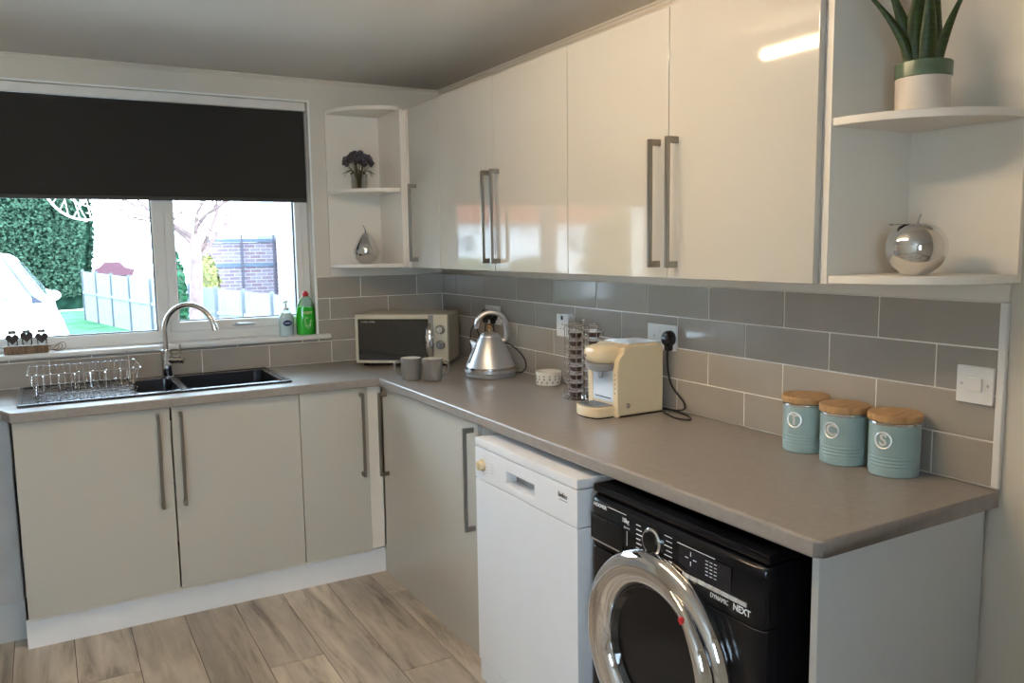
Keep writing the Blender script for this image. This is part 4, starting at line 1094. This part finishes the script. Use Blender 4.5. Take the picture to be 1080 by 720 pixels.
# brick walls
def brick_mat(name, c1, c2, mortar, sc=1.):
    m = bpy.data.materials.new(name); m.use_nodes = True; nt = m.node_tree; n = nt.nodes; L = nt.links; bs = n['Principled BSDF']
    tc = n.new('ShaderNodeTexCoord'); sp = n.new('ShaderNodeSeparateXYZ'); L.new(tc.outputs['Object'], sp.inputs[0])
    ad = n.new('ShaderNodeMath'); ad.operation = 'ADD'; L.new(sp.outputs[0], ad.inputs[0]); L.new(sp.outputs[1], ad.inputs[1])
    cb = n.new('ShaderNodeCombineXYZ'); L.new(ad.outputs[0], cb.inputs[0]); L.new(sp.outputs[2], cb.inputs[1])
    br = n.new('ShaderNodeTexBrick'); br.inputs['Scale'].default_value = sc; br.inputs['Brick Width'].default_value = .225; br.inputs['Row Height'].default_value = .075; br.inputs['Mortar Size'].default_value = .008
    br.inputs['Color1'].default_value = rgb(c1); br.inputs['Color2'].default_value = rgb(c2); br.inputs['Mortar'].default_value = rgb(mortar)
    L.new(cb.outputs[0], br.inputs['Vector']); L.new(br.outputs['Color'], bs.inputs['Base Color']); bs.inputs['Roughness'].default_value = .9; bs.inputs['Specular IOR Level'].default_value = 0.
    return m
bk1 = brick_mat('purple_grey_brick', (.11, .075, .09), (.14, .12, .145), (.20, .20, .24))
bk2 = brick_mat('pink_brick', (.24, .16, .165), (.30, .22, .22), (.33, .33, .34))
cop = P('blue_grey_coping', (.05, .07, .10), .8)
bw = thing('brick_garden_wall', 'brick garden wall with piers and a blue-grey band behind the tree', 'garden wall', (2, 14, GZ))
MB().box((1.15, 14.0, GZ), (2.75, 14.22, 1.62)).build('brickwork', bk1, bw, world=True)
b = MB(); b.box((1.15, 13.94, 1.625), (2.75, 14.28, 1.70), .01); b.box((1.15, 13.975, 1.10), (2.75, 13.9995, 1.18)); b.build('coping', cop, bw, world=True)
for x in (1.83, 2.50): MB().box((x-.02, 13.93, GZ), (x+.02, 13.974, 1.78), .005).build('brick_pier', P('dark_pier', (.05, .045, .06), .9), bw, world=True)
hs = thing('brick_house', 'pink-brick neighbouring house wall at the right edge of the window', 'house', (4, 13.5, GZ))
MB().box((2.53, 12.6, GZ), (7.5, 13.85, 4.6)).build('brickwork', bk2, hs, world=True)
MB().prism([(12.2, 4.60), (14.3, 4.60), (13.2, 6.2)], 2.3, 7.7, axis=0).build('roof', P('slate_roof', (.10, .11, .13), .7, var=.2), hs, world=True)
bh = thing('distant_gabled_house', 'far pale house with a small grey gable beside the brick wall', 'house', (5.2, 30, GZ))
MB().box((4.75, 28, GZ), (7.4, 32, 2.45)).build('walls', P('pale_render', (.62, .70, .74), .8), bh, world=True)
MB().prism([(4.5, 2.45), (7.6, 2.45), (6.05, 3.7)], 27.8, 32.2, axis=1).build('roof', P('blue_slate', (.20, .26, .32), .8), bh, world=True)
MB().box((5.3, 27.96, 1.0), (6.1, 28.0, 2.0), .005).build('window', P('dark_pane', (.06, .08, .10), .2), bh, world=True)

# blossoming tree in front of the fence
bark = P('pale_pink_bark', (.12, .08, .075), .9, var=.3, scale=9, bump=.4)
tr = thing('garden_tree', 'pale barked tree with sparse pink blossom outside the right window pane', 'tree', (-.04, 8.0, GZ))
b = MB(); b.tube(spline([(-.04, 8, GZ), (-.05, 8, .6), (-.02, 8, 1.2), (.0, 8.0, 1.7)], 5), [.11, .10, .10, .098, .095, .092, .09, .088, .086, .084, .082, .08, .08, .078, .076, .074], 12)
random.seed(11); tips = []
def limb(p, d, L, r, dep):
    q = [Vector(p)]; dd = Vector(d)
    for i in range(4): dd = (dd+Vector((random.gauss(0, .16), random.gauss(0, .16), random.gauss(.03, .12)))).normalized(); q.append(q[-1]+dd*L/4)
    b.tube(q, [r, r*.9, r*.8, r*.7, r*.55], 6); tips.append((q[-1], r)); tips.append((q[2], r))
    if dep > 0:
        for _ in range(3): limb(q[random.choice((2, 3, 4))], (dd+Vector((random.gauss(0, .7), random.gauss(0, .5), random.gauss(.1, .4)))).normalized(), L*.7, r*.5, dep-1)
for i in range(7): a = i*.9; limb((0, 8, 1.35+.07*i), (math.cos(a), math.sin(a)*.7, .75), .9, .035, 2)
b.build('trunk_and_branches', bark, tr, world=True)
bl = MB()
def bfn():
    p, r = random.choice(tips); return (p+Vector((random.gauss(0, .10), random.gauss(0, .10), random.gauss(0, .08))), (random.gauss(0, 1), random.gauss(0, 1), random.gauss(0, 1)+.2))
leaf_mass(bl, bfn, 900, .035); bl.build('blossom', P('pink_blossom', (.70, .55, .52), .8, var=.2), tr, world=True, kind='stuff')

def bush(name, label, cat, c, r, sc, col, n, size):
    t = thing(name, label, cat, (c[0], c[1], GZ))
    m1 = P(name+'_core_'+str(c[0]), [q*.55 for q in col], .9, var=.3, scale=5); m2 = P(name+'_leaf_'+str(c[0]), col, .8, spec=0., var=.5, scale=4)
    b = MB(); b.ball(c, r*.93, sc, seg=24)
    for v in b.bm.verts: v.co += (v.co-Vector(c))*.10*noise.noise(v.co*1.7)
    for v in b.bm.verts: v.co.z = max(v.co.z, GZ)
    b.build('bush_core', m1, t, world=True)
    def fn():
        d = Vector((random.gauss(0, 1), random.gauss(0, 1), random.gauss(0, 1))).normalized(); p = Vector(c)+Vector((d.x*sc[0], d.y*sc[1], d.z*sc[2]))*r*random.uniform(.92, 1.06)
        p.z = max(p.z, GZ+.02); return (p, d)
    b = MB(); leaf_mass(b, fn, n, size); b.build('bush_leaves', m2, t, world=True, kind='stuff')
bush('garden_bush', 'dark green bush behind the tree in the right window pane', 'bush', (.06, 10.75, .55), .30, (.55, .6, 2.9), (.02, .07, .035), 900, .05)
bush('garden_bush', 'yellow-green bush between the tree and the brick wall', 'bush', (.78, 12.2, .75), .26, (1, .8, 2.5), (.16, .16, .06), 700, .05)
# shrubs and houses to the left, seen mirrored in the gloss doors
bush('garden_shrub', 'rounded yellow-green shrub far left outside, mirrored in the gloss doors', 'bush', (-11.9, 12.2, .9), 1.5, (1.15, .8, 1.1), (.035, .055, .014), 2600, .07)
bush('garden_shrub', 'low yellow-green shrub mirrored in the doors above the kettle', 'bush', (-7.2, 12.6, .3), .95, (1.1, .8, .95), (.04, .06, .016), 1600, .07)
bush('garden_shrub', 'wide green shrub mirrored in the doors beside their handles', 'bush', (-9.25, 13.4, .35), .9, (.95, .8, .9), (.03, .05, .014), 1600, .07)
rh = thing('bungalow', 'white bungalow with an orange tiled roof, mirrored in the gloss doors', 'house', (-22, 31, GZ))
MB().box((-31, 30, GZ), (-15.2, 36, 2.5)).build('walls', P('white_render', (.5, .5, .5), .8, spec=0.), rh, world=True)
MB().prism([(29.5, 2.5), (36.5, 2.5), (33, 5.0)], -31.4, -14.9, axis=0).build('roof', P('orange_tiles', (.13, .04, .022), .85, spec=0., var=.12, scale=3, bump=.3, bscale=8), rh, world=True)
for x in (-15.9, -17.4, -21.8, -23.2, -26.5): MB().box((x-.35, 29.96, 1.2), (x+.35, 30., 1.9), .005).build('window', _M['dark_pane'], rh, world=True)
rc = thing('distant_car', 'small far-off red and blue car on the road beyond the fence', 'car', (.55, 30, GZ))
b = MB(); b.prism([(-.2, .55), (1.0, .55), (1.1, .80), (.8, .90), (.6, 1.1), (.1, 1.1), (-.1, .90), (-.25, .82)], 29.3, 30.7, axis=1, bev=.05); b.build('body', P('red_car_paint', (.07, .022, .035), .3), rc, world=True)
b = MB(); b.box((-.15, 29.27, .35), (.95, 30.73, .56), .03); b.build('sill', P('blue_car_trim', (.02, .03, .07), .4), rc, world=True)
for x in (-.1, 1.15):
    for y in (29.3, 30.5): MB().lathe([(.3, 0), (.3, .2)], (x, y, GZ+.3), axis=1, seg=18).build('wheel', blk_mat, rc, world=True)

# white car parked outside, its bonnet towards the window
car = thing('parked_car', 'white car parked outside facing the left window pane', 'car', (-2.72, 6.2, GZ))
white_paint = P('white_car_paint', (.82, .84, .86), .15, var=.01, coat=.6)
CX, HW = -2.68, .92
low = [(3.95, .10), (3.86, .35), (3.90, .66), (4.10, .80), (4.60, .89), (5.25, .955), (8.4, 1.0), (8.55, .85), (8.6, .5), (8.5, .10)]
b = MB(); rings = []
for (k, sx) in ((-1, .90), (-.97, .97), (-.9, 1.0), (-.6, 1.02), (0, 1.03), (.6, 1.02), (.9, 1.0), (.97, .97), (1, .90)):
    rings.append([(CX+HW*k, 6.2+(y-6.2)*(1-(1-sx)*.35), .5+(z-.5)*(sx if z > .5 else 1)) for (y, z) in low])
b.ring(rings)
for v in b.bm.verts:
    if v.co.y < 5.2: v.co.x = CX+(v.co.x-CX)*(1+.09*(5.2-v.co.y)/1.3)
b.build('body', white_paint, car, world=True)
def cabin_loop(y0, y1, hw, z, n=5):
    L = []; r = .12
    for (cx, cy, a0) in ((CX+hw-r, y1-r, 0), (CX-hw+r, y1-r, PI/2), (CX-hw+r, y0+r, PI), (CX+hw-r, y0+r, 1.5*PI)):
        for q in range(n): L.append((cx+r*math.cos(a0+PI/2*q/(n-1)), cy+r*math.sin(a0+PI/2*q/(n-1)), z))
    return L
b = MB(); b.ring([cabin_loop(5.10, 8.35, .85, .90), cabin_loop(5.20, 8.30, .84, 1.0), cabin_loop(5.95, 7.9, .55, 1.42), cabin_loop(6.05, 7.8, .49, 1.46), cabin_loop(6.35, 7.5, .33, 1.49)]); b.build('cabin', white_paint, car, world=True)
def quad_plate(pts, th, nrm):
    b = MB(); n = Vector(nrm).normalized()*th; A = [Vector(p) for p in pts]; b.ring([[p for p in A], [p+n for p in A]]); return b
ws = [(CX-.72, 5.19, 1.0), (CX+.72, 5.19, 1.0), (CX+.46, 5.925, 1.41), (CX-.46, 5.925, 1.41)]
quad_plate(ws, .012, (0, -.48, .87)).build('windscreen', P('bright_windscreen', (.30, .36, .38), .05, coat=.5), car, world=True)
for sg in (-1, 1):
    b = MB(); b.tube([(CX+sg*.74, 5.17, 1.0), (CX+sg*.615, 5.55, 1.21), (CX+sg*.475, 5.91, 1.415)], .016, 6); b.prism([(CX+sg*.71, .985), (CX+sg*.82, .985), (CX+sg*.71, 1.07)], 5.150, 5.165, axis=1)
    b.build('pillar_seal', P('navy_trim', (.006, .010, .025), .4), car, world=True)
    b = MB(); b.ball((CX+sg*.90, 5.30, 1.05), .062, (1.0, .6, .8), seg=16); b.box((CX+sg*.80, 5.28, .98), (CX+sg*.88, 5.33, 1.03), .01); b.build('wing_mirror', white_paint, car, world=True)
    b = MB(); b.prism([(5.75, 1.02), (7.9, 1.03), (7.6, 1.36), (6.15, 1.36)], CX+sg*.60, CX+sg*.80, axis=0)
    b.bm.free()
    quad_plate([(CX+sg*.835, 5.65, 1.02), (CX+sg*.835, 7.9, 1.02), (CX+sg*.60, 7.6, 1.37), (CX+sg*.60, 6.15, 1.37)], .006, (sg, 0, .5)).build('side_window', _M['bright_windscreen'], car, world=True)
    b = MB(); b.ball((CX+sg*.62, 3.98, .60), .13, (1.3, .55, .7), seg=16); b.build('headlamp', P('headlamp_glass', (.5, .55, .58), .05), car, world=True)
b = MB()
for (xa, xb) in ((-.62, .02), (-.02, .58)): b.tube([(CX+xa, 5.13, 1.005), (CX+xb, 5.17, 1.03)], .008, 5)
b.build('wipers', blk_mat, car, world=True)
for x in (CX-HW+.10, CX+HW-.30):
    for y in (4.75, 7.6):
        w_ = MB(); w_.lathe([(.20, -.005), (.30, .0), (.31, .03), (.31, .17), (.30, .2)], (x, y, GZ+.311), axis=0, seg=28); w_.build('wheel', blk_mat, car, world=True)

# bare overhanging branches in front of the hedge
br_ = thing('overhanging_branches', 'bare pale branches hanging in front of the hedge', 'branches', (-1.4, 9, 2.4))
b = MB()
b.tube(spline([(-2.0, 9, 2.55), (-1.755, 9, 2.234), (-1.63, 9, 2.07), (-1.50, 9, 1.97), (-1.35, 9, 1.925), (-1.198, 9, 1.925), (-1.16, 9.02, 2.0)], 6), .014, 6)
for (a, c) in (((-1.68, 2.14), (-1.50, 2.50)), ((-1.60, 2.04), (-1.45, 2.50)), ((-1.5, 1.97), (-1.60, 2.5)), ((-1.44, 1.95), (-1.16, 2.36)), ((-1.36, 1.93), (-1.50, 2.40)), ((-1.28, 1.925), (-1.52, 2.45)), ((-1.22, 1.93), (-1.30, 2.5)), ((-1.62, 2.30), (-1.2, 2.08))):
    m_ = ((a[0]+c[0])/2+random.uniform(-.03, .03), 9.0, (a[1]+c[1])/2-.03); b.tube(spline([(a[0], 9, a[1]), m_, (c[0], 9.02, c[1])], 5), .006, 5)
b.tube([(-2.0, 9, 2.55), (-2.5, 9, 3.1), (-3.4, 9.1, 3.3)], .02, 6)
b.tube([(-1.5, 9, 2.5), (-1.9, 9, 2.9), (-2.5, 9.0, 3.1)], .012, 6); b.tube([(-1.25, 9, 2.5), (-1.9, 9.0, 2.9)], .010, 6)
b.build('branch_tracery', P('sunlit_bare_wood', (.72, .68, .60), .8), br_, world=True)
b = MB(); b.tube(spline([(-3.5, 9.1, GZ), (-3.47, 9.1, 1.2), (-3.42, 9.1, 2.6), (-3.4, 9.1, 3.9)], 4), .05, 8); b.build('stem', bark, br_, world=True)
